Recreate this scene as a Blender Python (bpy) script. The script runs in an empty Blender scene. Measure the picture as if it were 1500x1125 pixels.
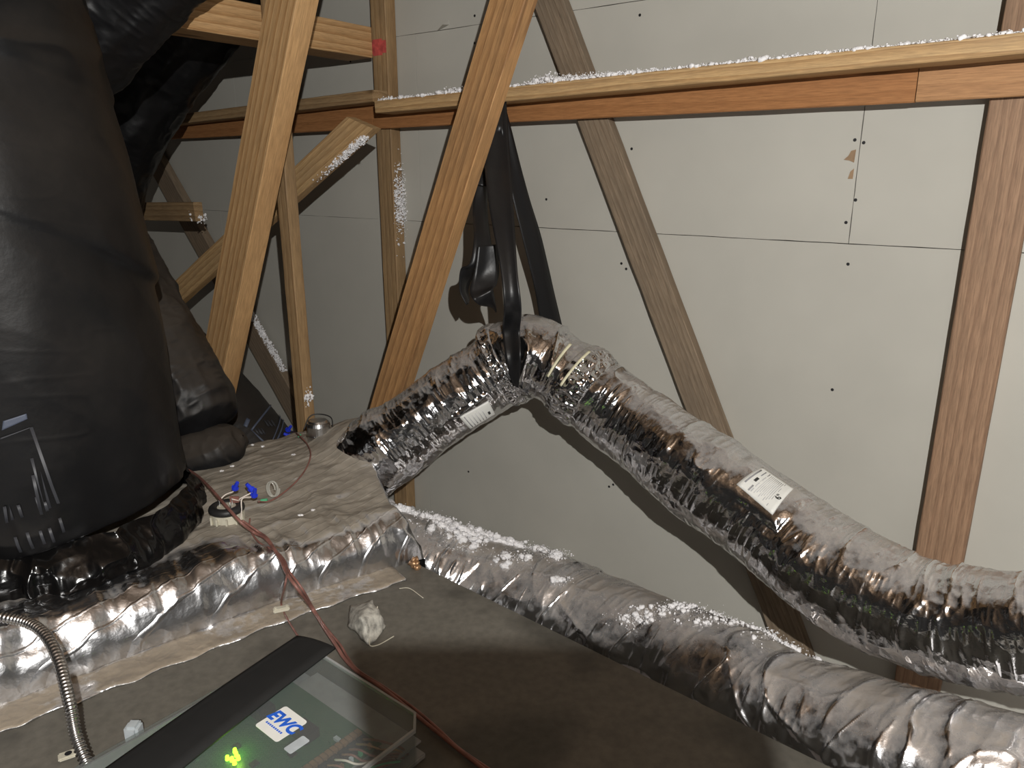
import bpy, bmesh, math, random
import numpy as np
from mathutils import Vector, Matrix

random.seed(7)
RNG = np.random.RandomState(7)
SC = bpy.context.scene
COL = SC.collection

# ------------------------------------------------------------------ camera, world, light, exposure
F = 1100.0                                     # focal length in pixels of a 1500 px wide frame
PITCH = math.atan(310 / 1100)
SP, CP = math.sin(PITCH), math.cos(PITCH)
CAMZ = 1.5
cd = bpy.data.cameras.new('camera'); cam = bpy.data.objects.new('camera', cd); COL.objects.link(cam)
cd.sensor_width = 36; cd.lens = 36 * F / 1500; cd.clip_start = 0.02
cam.location = (0, 0, CAMZ); cam.rotation_euler = (math.pi / 2 - PITCH, 0, 0)
SC.camera = cam

wld = bpy.data.worlds.new('world'); SC.world = wld; wld.use_nodes = True
wld.node_tree.nodes['Background'].inputs[0].default_value = (1, 0.93, 0.85, 1)
wld.node_tree.nodes['Background'].inputs[1].default_value = 0.02

SC.view_settings.view_transform = 'Standard'; SC.view_settings.look = 'None'
SC.view_settings.gamma = 1; SC.view_settings.use_curve_mapping = False
SC.view_settings.exposure = 0.0

HL = (0.22, -0.50, 1.87)                        # head torch of the person taking the photograph
ld = bpy.data.lights.new('head_torch', 'POINT'); ld.energy = 205; ld.shadow_soft_size = 0.009; ld.color = (1.0, 0.985, 0.95)
lo = bpy.data.objects.new('head_torch', ld); COL.objects.link(lo); lo.location = HL

# ------------------------------------------------------------------ geometry of the place
WD = 2.0                                        # distance of the board wall
N = Vector((0.605, 0.7962, 0)); U = Vector((0.7962, -0.605, 0)); UP = Vector((0, 0, 1))

def ray(px, py):
    x = (px - 750) / F; y = -(py - 562.5) / F
    return Vector((x, CP + y * SP, -SP + y * CP))
def W(px, py, off=0):                           # measured point at distance off in front of the wall
    r = ray(px, py); t = (WD - off) / (r.x * N.x + r.y * N.y)
    return Vector((0, 0, CAMZ)) + r * t
def Z(px, py, z):                               # measured point at height z
    r = ray(px, py); t = (z - CAMZ) / r.z
    return Vector((0, 0, CAMZ)) + r * t
def PY(px, py, Y):                              # measured point at depth Y
    r = ray(px, py); return Vector((0, 0, CAMZ)) + r * (Y / r.y)
def wq(q, z, off=0):                            # wall coordinates -> world
    return U * q + N * (WD - off) + UP * z

# ------------------------------------------------------------------ noise
_T = RNG.rand(65536).astype(np.float32)
def _h(i, j, k):
    return _T[((i * 73856093) ^ (j * 19349663) ^ (k * 83492791)) & 65535]
def vn(x, y, z):                                # smooth value noise in -1..1
    x, y, z = np.broadcast_arrays(x, y, z)
    i = np.floor(x).astype(np.int64); j = np.floor(y).astype(np.int64); k = np.floor(z).astype(np.int64)
    a = x - i; b = y - j; c = z - k
    a = a * a * a * (a * (a * 6 - 15) + 10); b = b * b * b * (b * (b * 6 - 15) + 10); c = c * c * c * (c * (c * 6 - 15) + 10)
    r = 0
    for di in (0, 1):
        for dj in (0, 1):
            for dk in (0, 1):
                w = (a if di else 1 - a) * (b if dj else 1 - b) * (c if dk else 1 - c)
                r = r + w * _h(i + di, j + dj, k + dk)
    return r * 2 - 1
def fbm(x, y, z, o=3):
    r = 0; a = 1; s = 1
    for q in range(o):
        r = r + a * vn(x * s + 17 * q, y * s + 5 * q, z * s + 31 * q); a *= 0.5; s *= 2.03
    return r
def ridge(x, y, z):
    return 1 - np.abs(vn(x, y, z)) * 2.0
def sstep(a, b, x):
    t = np.clip((x - a) / (b - a), 0, 1); return t * t * (3 - 2 * t)

# ------------------------------------------------------------------ materials
def newmat(name):
    m = bpy.data.materials.new(name); m.use_nodes = True
    nt = m.node_tree; b = nt.nodes['Principled BSDF']
    return m, nt, b
def nd(nt, t, **kw):
    n = nt.nodes.new(t)
    for k, v in kw.items():
        if k in n.inputs.keys(): n.inputs[k].default_value = v
        else: setattr(n, k, v)
    return n
def ramp(nt, stops):
    n = nt.nodes.new('ShaderNodeValToRGB'); e = n.color_ramp.elements
    while len(e) < len(stops): e.new(0.5)
    for q, (p, c) in zip(e, stops):
        q.position = p; q.color = (c[0], c[1], c[2], 1) if len(c) > 2 else (c[0],) * 3 + (1,)
    return n
def mixc(nt, fac, a, b):
    n = nt.nodes.new('ShaderNodeMix'); n.data_type = 'RGBA'
    for s, v in ((0, fac), (6, a), (7, b)):
        if isinstance(v, tuple): n.inputs[s].default_value = (v[0], v[1], v[2], 1)
        elif isinstance(v, (int, float)): n.inputs[s].default_value = v
        else: nt.links.new(v, n.inputs[s])
    return n.outputs[2]
def math_(nt, op, a, b=0.0, clamp=False):
    n = nt.nodes.new('ShaderNodeMath'); n.operation = op; n.use_clamp = clamp
    for s, v in ((0, a), (1, b)):
        if isinstance(v, (int, float)): n.inputs[s].default_value = v
        else: nt.links.new(v, n.inputs[s])
    return n.outputs[0]
def texvec(nt, scale=(1, 1, 1), rot=(0, 0, 0), kind='Object', rnd=False):
    tc = nd(nt, 'ShaderNodeTexCoord'); mp = nd(nt, 'ShaderNodeMapping')
    mp.inputs['Scale'].default_value = scale; mp.inputs['Rotation'].default_value = rot
    nt.links.new(tc.outputs[kind], mp.inputs[0])
    if rnd:
        oi = nd(nt, 'ShaderNodeObjectInfo')
        cmb = nd(nt, 'ShaderNodeCombineXYZ')
        nt.links.new(math_(nt, 'MULTIPLY', oi.outputs['Random'], 37.0), cmb.inputs[0])
        nt.links.new(math_(nt, 'MULTIPLY_ADD', oi.outputs['Random'], 0.09), cmb.inputs[1])
        nt.links.new(cmb.outputs[0], mp.inputs['Location'])
    return mp.outputs[0]
def noise(nt, vec, scale, detail=3, rough=0.55, dist=0.0):
    n = nd(nt, 'ShaderNodeTexNoise', Scale=scale, Detail=detail, Roughness=rough, Distortion=dist)
    nt.links.new(vec, n.inputs['Vector']); return n.outputs['Fac']
def bump(nt, b, h, strength=0.3, dist=0.01):
    n = nd(nt, 'ShaderNodeBump', Strength=strength, Distance=dist)
    nt.links.new(h, n.inputs['Height']); nt.links.new(n.outputs[0], b.inputs['Normal']); return n
def plain(name, c, rough=0.6, metal=0.0, nscale=40, var=0.15, bmp=0.0):
    m, nt, b = newmat(name)
    v = texvec(nt); f = noise(nt, v, nscale, 4)
    lo_ = tuple(x * (1 - var) for x in c); hi_ = tuple(min(1, x * (1 + var)) for x in c)
    r = ramp(nt, [(0.3, lo_), (0.7, hi_)]); nt.links.new(f, r.inputs[0]); nt.links.new(r.outputs[0], b.inputs['Base Color'])
    b.inputs['Roughness'].default_value = rough; b.inputs['Metallic'].default_value = metal
    if bmp: bump(nt, b, f, bmp, 0.004)
    return m

def wood(name, light, dark, dirt=0.25, dirtc=(0.10, 0.075, 0.05), rings=26, rough=0.62, tilt=0.035, ringamt=0.75):
    m, nt, b = newmat(name)
    v = texvec(nt, (1, 1, 1), (0, tilt, tilt * 0.7), rnd=True)
    vs = texvec(nt, (0.9, 14, 14), rnd=True)
    wv = nd(nt, 'ShaderNodeTexWave', Scale=rings, Distortion=3.4, Detail=2.0)
    wv.inputs['Detail Scale'].default_value = 1.4
    wv.wave_type = 'RINGS'; wv.rings_direction = 'X'; wv.wave_profile = 'SAW'
    # squeeze the long axis so the rings run with the grain
    v2 = texvec(nt, (0.10, 1, 1), (0, tilt, tilt * 0.7), rnd=True)
    off = nd(nt, 'ShaderNodeVectorMath', operation='ADD'); off.inputs[1].default_value = (0, 0.045, -0.055)
    nt.links.new(v2, off.inputs[0]); nt.links.new(off.outputs[0], wv.inputs[0])
    fine = noise(nt, vs, 22, 5, 0.65)
    r1 = ramp(nt, [(0.0, light), (0.62, tuple(0.5 * (x + y) for x, y in zip(light, dark))), (0.93, dark), (1.0, light)])
    nt.links.new(wv.outputs['Fac'], r1.inputs[0])
    base = mixc(nt, ringamt, light, r1.outputs[0])
    rf = ramp(nt, [(0.32, (0.62,)), (0.62, (1.08,))]); nt.links.new(fine, rf.inputs[0])
    mul = nt.nodes.new('ShaderNodeMix'); mul.data_type = 'RGBA'; mul.blend_type = 'MULTIPLY'; mul.inputs[0].default_value = 0.8
    nt.links.new(base, mul.inputs[6]); nt.links.new(rf.outputs[0], mul.inputs[7])
    # knots
    vk = texvec(nt, (2.1, 7.5, 7.5), rnd=True)
    vo = nd(nt, 'ShaderNodeTexVoronoi', Scale=1.0); nt.links.new(vk, vo.inputs['Vector'])
    rk = ramp(nt, [(0.06, (1,)), (0.13, (0,))]); nt.links.new(vo.outputs['Distance'], rk.inputs[0])
    c2 = mixc(nt, math_(nt, 'MULTIPLY', rk.outputs[0], 0.8), mul.outputs[2], tuple(x * 0.35 for x in dark))
    # dirt
    vd = texvec(nt, (0.5, 2, 2), rnd=True); dn = noise(nt, vd, 3.2, 6, 0.7)
    rd = ramp(nt, [(0.45, (0,)), (0.72, (1,))]); nt.links.new(dn, rd.inputs[0])
    c3 = mixc(nt, math_(nt, 'MULTIPLY', rd.outputs[0], dirt), c2, dirtc)
    nt.links.new(c3, b.inputs['Base Color']); b.inputs['Roughness'].default_value = rough
    b.inputs['Specular IOR Level'].default_value = 0.25
    bump(nt, b, fine, 0.25, 0.002)
    return m

def foil(name, dust=(0.34, 0.285, 0.225), lo_=0.25, hi_=0.75, rough=0.17, patch=0.5, dustrough=0.45, amount=1.0, base=0.72, bscale=55, scrim=False, bstr=0.5, bias=0.0, film=None, wear=False):
    """aluminium facing; dust has settled on what faces up"""
    m, nt, b = newmat(name)
    v = texvec(nt)
    geo = nd(nt, 'ShaderNodeNewGeometry'); sep = nd(nt, 'ShaderNodeSeparateXYZ'); nt.links.new(geo.outputs['Normal'], sep.inputs[0])
    n1 = noise(nt, v, 7, 5, 0.6); n2 = noise(nt, v, 45, 4, 0.6)
    s = math_(nt, 'ADD', sep.outputs[2], math_(nt, 'MULTIPLY', math_(nt, 'SUBTRACT', n1, 0.5), patch * 2))
    s = math_(nt, 'ADD', s, math_(nt, 'MULTIPLY', math_(nt, 'SUBTRACT', n2, 0.5), patch))
    s = math_(nt, 'ADD', s, bias)
    if wear:
        at = nd(nt, 'ShaderNodeAttribute', attribute_name='wear'); s = math_(nt, 'SUBTRACT', s, math_(nt, 'MULTIPLY', at.outputs['Fac'], 0.75))
    r = ramp(nt, [(0.0, (0,)), (1.0, (1,))])
    mr = nd(nt, 'ShaderNodeMapRange'); mr.inputs[1].default_value = lo_; mr.inputs[2].default_value = hi_; nt.links.new(s, mr.inputs[0])
    fac = math_(nt, 'MULTIPLY', mr.outputs[0], amount)
    dcol = ramp(nt, [(0.25, tuple(x * 0.72 for x in dust)), (0.75, tuple(min(1, x * 1.25) for x in dust))]); nt.links.new(noise(nt, v, 16, 6, 0.65), dcol.inputs[0])
    dc = dcol.outputs[0]
    if film:
        m2 = nd(nt, 'ShaderNodeMapRange'); m2.inputs[1].default_value = 0.72; m2.inputs[2].default_value = 1.08; nt.links.new(s, m2.inputs[0])
        dc = mixc(nt, m2.outputs[0], film, dc)
    c = mixc(nt, fac, (base, base, base * 1.02), dc)
    nt.links.new(c, b.inputs['Base Color'])
    nt.links.new(math_(nt, 'SUBTRACT', 1.0, fac), b.inputs['Metallic'])
    rr = nd(nt, 'ShaderNodeMapRange'); rr.inputs[3].default_value = rough; rr.inputs[4].default_value = dustrough; nt.links.new(fac, rr.inputs[0])
    nt.links.new(rr.outputs[0], b.inputs['Roughness'])
    vo = nd(nt, 'ShaderNodeTexVoronoi', Scale=bscale); vo.feature = 'F1'
    wv = nd(nt, 'ShaderNodeVectorMath', operation='ADD')
    nn = nd(nt, 'ShaderNodeTexNoise', Scale=9.0, Detail=3.0); nt.links.new(v, nn.inputs['Vector'])
    sc_ = nd(nt, 'ShaderNodeVectorMath', operation='SCALE'); sc_.inputs['Scale'].default_value = 0.08; nt.links.new(nn.outputs['Color'], sc_.inputs[0])
    nt.links.new(v, wv.inputs[0]); nt.links.new(sc_.outputs[0], wv.inputs[1]); nt.links.new(wv.outputs[0], vo.inputs['Vector'])
    h = math_(nt, 'ADD', vo.outputs['Distance'], math_(nt, 'MULTIPLY', noise(nt, v, 120, 3), 0.35))
    if scrim:
        v3 = texvec(nt, (1, 1, 1), (0, 0, 0.68))
        wx = nd(nt, 'ShaderNodeTexWave', Scale=11.0, Distortion=0.6); wx.bands_direction = 'X'; wx.wave_profile = 'SIN'; nt.links.new(v3, wx.inputs[0])
        rr2 = ramp(nt, [(0.93, (0,)), (1.0, (1,))]); nt.links.new(wx.outputs['Fac'], rr2.inputs[0])
        h = math_(nt, 'ADD', h, math_(nt, 'MULTIPLY', rr2.outputs[0], 0.9))
    bump(nt, b, h, bstr, 0.006)
    return m

M = {}
M['pine_bright'] = wood('wood_bright_pine', (0.60, 0.375, 0.18), (0.33, 0.16, 0.055), 0.12, rings=13)
M['pine_orange'] = wood('wood_orange_pine', (0.52, 0.29, 0.125), (0.20, 0.09, 0.035), 0.45, rings=12, ringamt=0.62)
M['pine_dull'] = wood('wood_dull_pine', (0.42, 0.28, 0.145), (0.25, 0.145, 0.065), 0.45, rings=15)
M['pine_grey'] = wood('wood_grey_pine', (0.28, 0.215, 0.15), (0.185, 0.13, 0.085), 0.45, (0.10, 0.085, 0.07), rings=20)
M['pine_brown'] = wood('wood_brown_post', (0.36, 0.225, 0.14), (0.225, 0.13, 0.08), 0.35, rings=16)
M['ledger'] = wood('wood_orange_board', (0.40, 0.185, 0.072), (0.27, 0.115, 0.042), 0.3, (0.22, 0.08, 0.03), rings=9, ringamt=0.5)
M['ledger2'] = wood('wood_orange_board_light', (0.45, 0.245, 0.115), (0.33, 0.165, 0.075), 0.2, (0.3, 0.13, 0.05), rings=9, ringamt=0.5)
M['purlin'] = wood('wood_purlin', (0.62, 0.41, 0.20), (0.36, 0.20, 0.08), 0.35, (0.22, 0.17, 0.12), rings=15)
M['osb'] = wood('wood_roof_deck', (0.235, 0.155, 0.095), (0.155, 0.098, 0.06), 0.4, rings=6)
M['gyp'] = plain('gypsum_paper', (0.47, 0.455, 0.405), 0.85, nscale=3, var=0.05)
M['gap'] = plain('dark_joint', (0.07, 0.065, 0.06), 0.9)
M['screw'] = plain('dark_screw', (0.012, 0.012, 0.014), 0.5)
M['torn'] = plain('brown_torn_paper', (0.30, 0.20, 0.12), 0.9)
M['fluff'] = plain('white_blown_wool', (0.86, 0.85, 0.86), 0.95, nscale=90, var=0.12)
M['foil'] = foil('foil_duct', (0.30, 0.26, 0.21), 0.66, 1.12, 0.12, 0.5, dustrough=0.4, bscale=38, bstr=0.3, amount=0.8, wear=True)
M['foil_low'] = foil('foil_duct_dusty', (0.27, 0.215, 0.155), 0.45, 1.1, 0.20, 0.7, dustrough=0.35, amount=0.72, bscale=26, bstr=0.25, wear=True)
M['plenum'] = foil('foil_plenum_dusty', (0.31, 0.275, 0.225), 0.66, 0.90, 0.27, 0.22, dustrough=0.7, amount=0.97, bscale=30, scrim=True, bstr=0.25, base=0.62, wear=True)
M['tape'] = foil('foil_tape_dusty', (0.31, 0.26, 0.20), 0.5, 0.9, 0.3, 0.9, dustrough=0.6, bscale=60, bstr=0.4)
M['torn_board'] = plain('torn_duct_board', (0.36, 0.345, 0.305), 0.9, nscale=70, var=0.5, bmp=0.5)
M['label'] = plain('white_label_paper', (0.78, 0.78, 0.74), 0.5, var=0.03)
M['ink'] = plain('grey_print', (0.30, 0.30, 0.31), 0.6)
M['ink_light'] = plain('pale_grey_print', (0.55, 0.55, 0.55), 0.6)
M['ink_dark'] = plain('black_print', (0.03, 0.03, 0.03), 0.6)
M['cream'] = plain('cream_plastic', (0.72, 0.68, 0.48), 0.5)
M['beige'] = plain('beige_plastic', (0.55, 0.52, 0.42), 0.5)
M['copper'] = plain('brown_wire', (0.23, 0.105, 0.085), 0.45, var=0.3)
M['white_wire'] = plain('pale_wire', (0.70, 0.62, 0.55), 0.45)
M['green_wire'] = plain('green_wire', (0.10, 0.42, 0.22), 0.45)
M['blue'] = plain('blue_connector', (0.02, 0.045, 0.62), 0.35)
M['rubber'] = plain('black_rubber', (0.018, 0.018, 0.018), 0.5)
M['steel'] = plain('grey_steel', (0.62, 0.62, 0.62), 0.28, 1.0, var=0.1, bmp=0.1)
M['conduit'] = plain('conduit_steel', (0.55, 0.54, 0.53), 0.3, 1.0, var=0.25)
M['strip'] = plain('black_strip', (0.006, 0.006, 0.006), 0.8, var=0.2)
M['box_grey'] = plain('grey_plastic_tray', (0.27, 0.27, 0.27), 0.5)
M['lightgrey'] = plain('pale_blue_grey_plastic', (0.42, 0.46, 0.48), 0.5)
M['chip'] = plain('black_chip', (0.02, 0.02, 0.022), 0.4)
M['terminal'] = plain('copper_terminal', (0.40, 0.24, 0.13), 0.4, 0.6)
M['logo_blue'] = plain('blue_print', (0.02, 0.12, 0.62), 0.5, var=0.05)
M['red_mark'] = plain('red_paint_mark', (0.50, 0.08, 0.07), 0.8, nscale=60, var=0.3)
M['print_blue'] = plain('blue_grey_print', (0.075, 0.09, 0.13), 0.5)
M['print_dim'] = plain('dim_grey_print', (0.035, 0.037, 0.044), 0.5)

def blackplastic(name, c=0.010, rough=0.28, dustamt=0.35, dustc=(0.075, 0.062, 0.05), spec=0.22):
    m, nt, b = newmat(name); v = texvec(nt)
    geo = nd(nt, 'ShaderNodeNewGeometry'); sep = nd(nt, 'ShaderNodeSeparateXYZ'); nt.links.new(geo.outputs['Normal'], sep.inputs[0])
    n1 = noise(nt, v, 4, 6, 0.65)
    s = math_(nt, 'ADD', math_(nt, 'MULTIPLY', sep.outputs[2], 1.1), math_(nt, 'MULTIPLY', n1, 1.3))
    mr = nd(nt, 'ShaderNodeMapRange'); mr.inputs[1].default_value = 0.55; mr.inputs[2].default_value = 1.35; nt.links.new(s, mr.inputs[0])
    fac = math_(nt, 'MULTIPLY', mr.outputs[0], dustamt)
    nt.links.new(mixc(nt, fac, (c, c, c * 1.1), dustc), b.inputs['Base Color'])
    rr = nd(nt, 'ShaderNodeMapRange'); rr.inputs[3].default_value = rough; rr.inputs[4].default_value = 0.7; nt.links.new(fac, rr.inputs[0])
    nt.links.new(rr.outputs[0], b.inputs['Roughness'])
    b.inputs['Specular IOR Level'].default_value = spec
    bump(nt, b, noise(nt, v, 24, 4), 0.18, 0.006)
    return m
M['black'] = blackplastic('black_duct_jacket', 0.006, 0.40, 0.28)
M['black2'] = blackplastic('black_duct_jacket_dusty', 0.008, 0.4, 0.45, (0.10, 0.082, 0.065))
M['black_shiny'] = blackplastic('black_collar_film', 0.003, 0.17, 0.02, spec=0.3)
M['strap'] = blackplastic('black_strap_film', 0.009, 0.36, 0.1, spec=0.35)

def plate_mat():
    m, nt, b = newmat('dusty_brown_steel'); v = texvec(nt)
    r = ramp(nt, [(0.42, (0.135, 0.125, 0.104)), (0.50, (0.145, 0.134, 0.112)), (0.60, (0.078, 0.072, 0.060)), (0.75, (0.066, 0.062, 0.05))])
    nt.links.new(noise(nt, v, 3.1, 4, 0.5), r.inputs[0])
    fr = ramp(nt, [(0.3, (0.8,)), (0.7, (1.1,))]); nt.links.new(noise(nt, v, 60, 5), fr.inputs[0])
    mul = nt.nodes.new('ShaderNodeMix'); mul.data_type = 'RGBA'; mul.blend_type = 'MULTIPLY'; mul.inputs[0].default_value = 1
    nt.links.new(r.outputs[0], mul.inputs[6]); nt.links.new(fr.outputs[0], mul.inputs[7])
    nt.links.new(mul.outputs[2], b.inputs['Base Color']); b.inputs['Roughness'].default_value = 0.6
    return m
M['plate'] = plate_mat()
def clear_mat(name, tint, op, rough):
    m, nt, b = newmat(name); b.inputs['Base Color'].default_value = (*tint, 1); b.inputs['Roughness'].default_value = rough
    v = texvec(nt); tr = nd(nt, 'ShaderNodeBsdfTransparent'); tr.inputs[0].default_value = (0.93, 0.95, 0.94, 1); mx = nd(nt, 'ShaderNodeMixShader')
    nn = noise(nt, v, 14, 4); mr = nd(nt, 'ShaderNodeMapRange'); mr.inputs[3].default_value = op * 0.75; mr.inputs[4].default_value = op * 1.25; nt.links.new(nn, mr.inputs[0])
    nt.links.new(mr.outputs[0], mx.inputs[0]); nt.links.new(tr.outputs[0], mx.inputs[1]); nt.links.new(b.outputs[0], mx.inputs[2])
    nt.links.new(mx.outputs[0], nt.nodes['Material Output'].inputs[0]); return m
M['lid'] = clear_mat('clear_lid_plastic', (0.26, 0.27, 0.27), 0.20, 0.15)
M['lid_edge'] = clear_mat('clear_lid_edge', (0.42, 0.43, 0.43), 0.75, 0.3)
M['clear_tube'] = clear_mat('clear_tube_plastic', (0.6, 0.58, 0.52), 0.5, 0.1)
def pcb_mat():
    m, nt, b = newmat('green_circuit_board'); v = texvec(nt)
    br = nd(nt, 'ShaderNodeTexBrick', Scale=60.0); br.inputs['Color1'].default_value = (0.02, 0.07, 0.035, 1); br.inputs['Color2'].default_value = (0.035, 0.09, 0.045, 1); br.inputs['Mortar'].default_value = (0.05, 0.12, 0.07, 1); br.inputs['Mortar Size'].default_value = 0.03
    nt.links.new(v, br.inputs[0]); nt.links.new(br.outputs[0], b.inputs['Base Color']); b.inputs['Roughness'].default_value = 0.35; return m
M['pcb'] = pcb_mat()
def led_mat():
    m, nt, b = newmat('green_led_light'); b.inputs['Base Color'].default_value = (0.3, 1, 0.05, 1)
    b.inputs['Emission Color'].default_value = (0.42, 1.0, 0.02, 1); b.inputs['Emission Strength'].default_value = 5; return m
M['led'] = led_mat()

# ------------------------------------------------------------------ object helpers
def tag(o, label=None, cat=None, group=None, kind=None):
    if label: o['label'] = label
    if cat: o['category'] = cat
    if group: o['group'] = group
    if kind: o['kind'] = kind
    return o
def empty(name, loc=(0, 0, 0)):
    o = bpy.data.objects.new(name, None); COL.objects.link(o); o.location = loc; o.empty_display_size = 0.05; return o
def link(name, me, mat=None, parent=None, smooth=False):
    o = bpy.data.objects.new(name, me); COL.objects.link(o)
    if mat is not None: me.materials.append(mat)
    if smooth: me.polygons.foreach_set('use_smooth', [True] * len(me.polygons))
    if parent is not None:
        o.parent = parent
        mw = Matrix.Translation(parent.location) @ parent.rotation_euler.to_matrix().to_4x4()
        if parent.parent is not None:
            mw = Matrix.Translation(parent.parent.location) @ parent.parent.rotation_euler.to_matrix().to_4x4() @ parent.matrix_parent_inverse @ mw
        o.matrix_parent_inverse = mw.inverted()
    return o
def mesh_np(name, V, Q):
    me = bpy.data.meshes.new(name)
    V = np.asarray(V, np.float32); Q = np.asarray(Q, np.int32); k = Q.shape[1]
    me.vertices.add(len(V)); me.vertices.foreach_set('co', V.ravel())
    me.loops.add(Q.size); me.loops.foreach_set('vertex_index', Q.ravel())
    me.polygons.add(len(Q)); me.polygons.foreach_set('loop_start', np.arange(0, Q.size, k, dtype=np.int32))
    me.polygons.foreach_set('loop_total', np.full(len(Q), k, np.int32))
    me.update(calc_edges=True); return me
def from_bm(name, bm, mat, parent=None, smooth=False):
    me = bpy.data.meshes.new(name); bmesh.ops.recalc_face_normals(bm, faces=bm.faces); bm.to_mesh(me); bm.free(); return link(name, me, mat, parent, smooth)
def bm_box(bm, c, sx, sy, sz, mtx=None, bev=0.0):
    r = bmesh.ops.create_cube(bm, size=1.0); vs = r['verts']
    bmesh.ops.scale(bm, vec=(sx, sy, sz), verts=vs)
    if bev:
        es = list({e for v in vs for e in v.link_edges})
        rb = bmesh.ops.bevel(bm, geom=es, offset=bev, segments=2, affect='EDGES'); vs = list({v for f_ in rb['faces'] for v in f_.verts} | {v for v in vs if v.is_valid})
    bmesh.ops.translate(bm, vec=c, verts=vs)
    if mtx is not None: bmesh.ops.transform(bm, matrix=mtx, verts=vs)
    return vs
def bm_cyl(bm, c, r1, r2, h, seg=24, mtx=None):
    r = bmesh.ops.create_cone(bm, cap_ends=True, segments=seg, radius1=r1, radius2=r2, depth=h); vs = r['verts']
    bmesh.ops.translate(bm, vec=Vector(c) + Vector((0, 0, h / 2)), verts=vs)
    if mtx is not None: bmesh.ops.transform(bm, matrix=mtx, verts=vs)
    return vs
def catmull(P, n):
    P = np.asarray(P, float); P = np.vstack([2 * P[0] - P[1], P, 2 * P[-1] - P[-2]])
    m = len(P) - 3; t = np.linspace(0, m, n); i = np.minimum(t.astype(int), m - 1); f = (t - i)[:, None]
    a, b, c, d = P[i], P[i + 1], P[i + 2], P[i + 3]
    return 0.5 * ((2 * b) + (-a + c) * f + (2 * a - 5 * b + 4 * c - d) * f ** 2 + (-a + 3 * b - 3 * c + d) * f ** 3)
class Tube:
    """a pipe swept along measured points (x, y, z, r); theta 0 is the top (or the given reference side)"""
    def __init__(s, pts, ns, nt, disp=None, ref=(0, 0, 1), smooth_r=True):
        s.ns, s.nt = ns, nt
        D = catmull([list(p[0]) + [p[1]] for p in pts], ns * 4)
        L = np.concatenate([[0], np.cumsum(np.linalg.norm(np.diff(D[:, :3], axis=0), axis=1))])
        s.S = np.linspace(0, L[-1], ns); s.len = L[-1]
        s.C = np.stack([np.interp(s.S, L, D[:, k]) for k in range(3)], 1); s.R = np.interp(s.S, L, D[:, 3])
        T = np.gradient(s.C, s.S, axis=0); T /= np.linalg.norm(T, axis=1)[:, None]
        ref = np.array(ref, float); Sd = np.cross(T, ref); Sd /= np.linalg.norm(Sd, axis=1)[:, None]; Up = np.cross(Sd, T)
        s.Sd, s.Up, s.T = Sd, Up, T; s.disp = disp
    def d(s, S, th, R):
        return s.disp(S, th, R) if s.disp else np.zeros(np.broadcast(S, th).shape)
    def pt(s, S, th, off=0.0, usedisp=True):
        S = np.asarray(S, float); th = np.asarray(th, float); S, th = np.broadcast_arrays(S, th)
        g = lambda A: np.stack([np.interp(S, s.S, A[:, k]) for k in range(3)], -1)
        C, Sd, Up = g(s.C), g(s.Sd), g(s.Up); R = np.interp(S, s.S, s.R)
        rr = R + off + (s.d(S, th, R) if usedisp else 0)
        return C + rr[..., None] * (np.cos(th)[..., None] * Up + np.sin(th)[..., None] * Sd)
    def find(s, px, py):                         # nearest (S, theta) on the visible side to a measured direction
        S = np.linspace(0, s.len, 400)[:, None]; th = np.linspace(-math.pi, math.pi, 361)[None, :]
        P = s.pt(S, th, 0, False); v = P - np.array([0, 0, CAMZ])
        r = np.array(ray(px, py)); r = r / np.linalg.norm(r)
        dl = v @ r; perp = np.linalg.norm(v - dl[..., None] * r, axis=-1)
        k = np.where(perp < 0.006, dl, 99 + perp); i, j = np.unravel_index(np.argmin(k), k.shape)
        return float(S[i, 0]), float(th[0, j])
    def mesh(s, name, mat, parent=None, caps=True, wear=0):
        th = np.linspace(0, 2 * math.pi, s.nt, endpoint=False)
        P = s.pt(s.S[:, None], th[None, :]).reshape(-1, 3)
        i = np.arange(s.ns - 1)[:, None]; j = np.arange(s.nt)[None, :]; j2 = (j + 1) % s.nt
        Q = np.stack([i * s.nt + j, i * s.nt + j2, (i + 1) * s.nt + j2, (i + 1) * s.nt + j], -1).reshape(-1, 4)
        if caps:
            n0 = len(P); P = np.vstack([P, s.C[0], s.C[-1]]); jj = np.arange(s.nt); k2 = (jj + 1) % s.nt; b = (s.ns - 1) * s.nt
            Q = np.vstack([Q, np.stack([np.full(s.nt, n0), k2, jj, jj][0:3] + [jj], -1)[:0],])
            me = mesh_np(name, P, Q)
        else: me = mesh_np(name, P, Q)
        if caps:
            bm = bmesh.new(); bm.from_mesh(me); bm.verts.ensure_lookup_table()
            for k in range(s.nt):
                try:
                    bm.faces.new((bm.verts[n0], bm.verts[(k + 1) % s.nt], bm.verts[k])); bm.faces.new((bm.verts[n0 + 1], bm.verts[b + k], bm.verts[b + (k + 1) % s.nt]))
                except Exception: pass
            bm.to_mesh(me); bm.free()
        if wear:
            dd = s.d(s.S[:, None], th[None, :], np.broadcast_to(s.R[:, None], (s.ns, s.nt))); k = max(2, int(0.014 / (s.S[1] - s.S[0])))
            cs_ = np.cumsum(np.pad(dd, ((k + 1, k), (0, 0)), 'edge'), 0); sm = (cs_[2 * k + 1:] - cs_[:-2 * k - 1])[:s.ns] / (2 * k + 1)
            wv = np.clip((dd - sm - 0.0006) / wear, 0, 1.3); v_ = np.zeros(len(me.vertices), np.float32); v_[:s.ns * s.nt] = wv.ravel()
            at = me.attributes.new('wear', 'FLOAT', 'POINT'); at.data.foreach_set('value', v_)
        return link(name, me, mat, parent, True)
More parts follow.
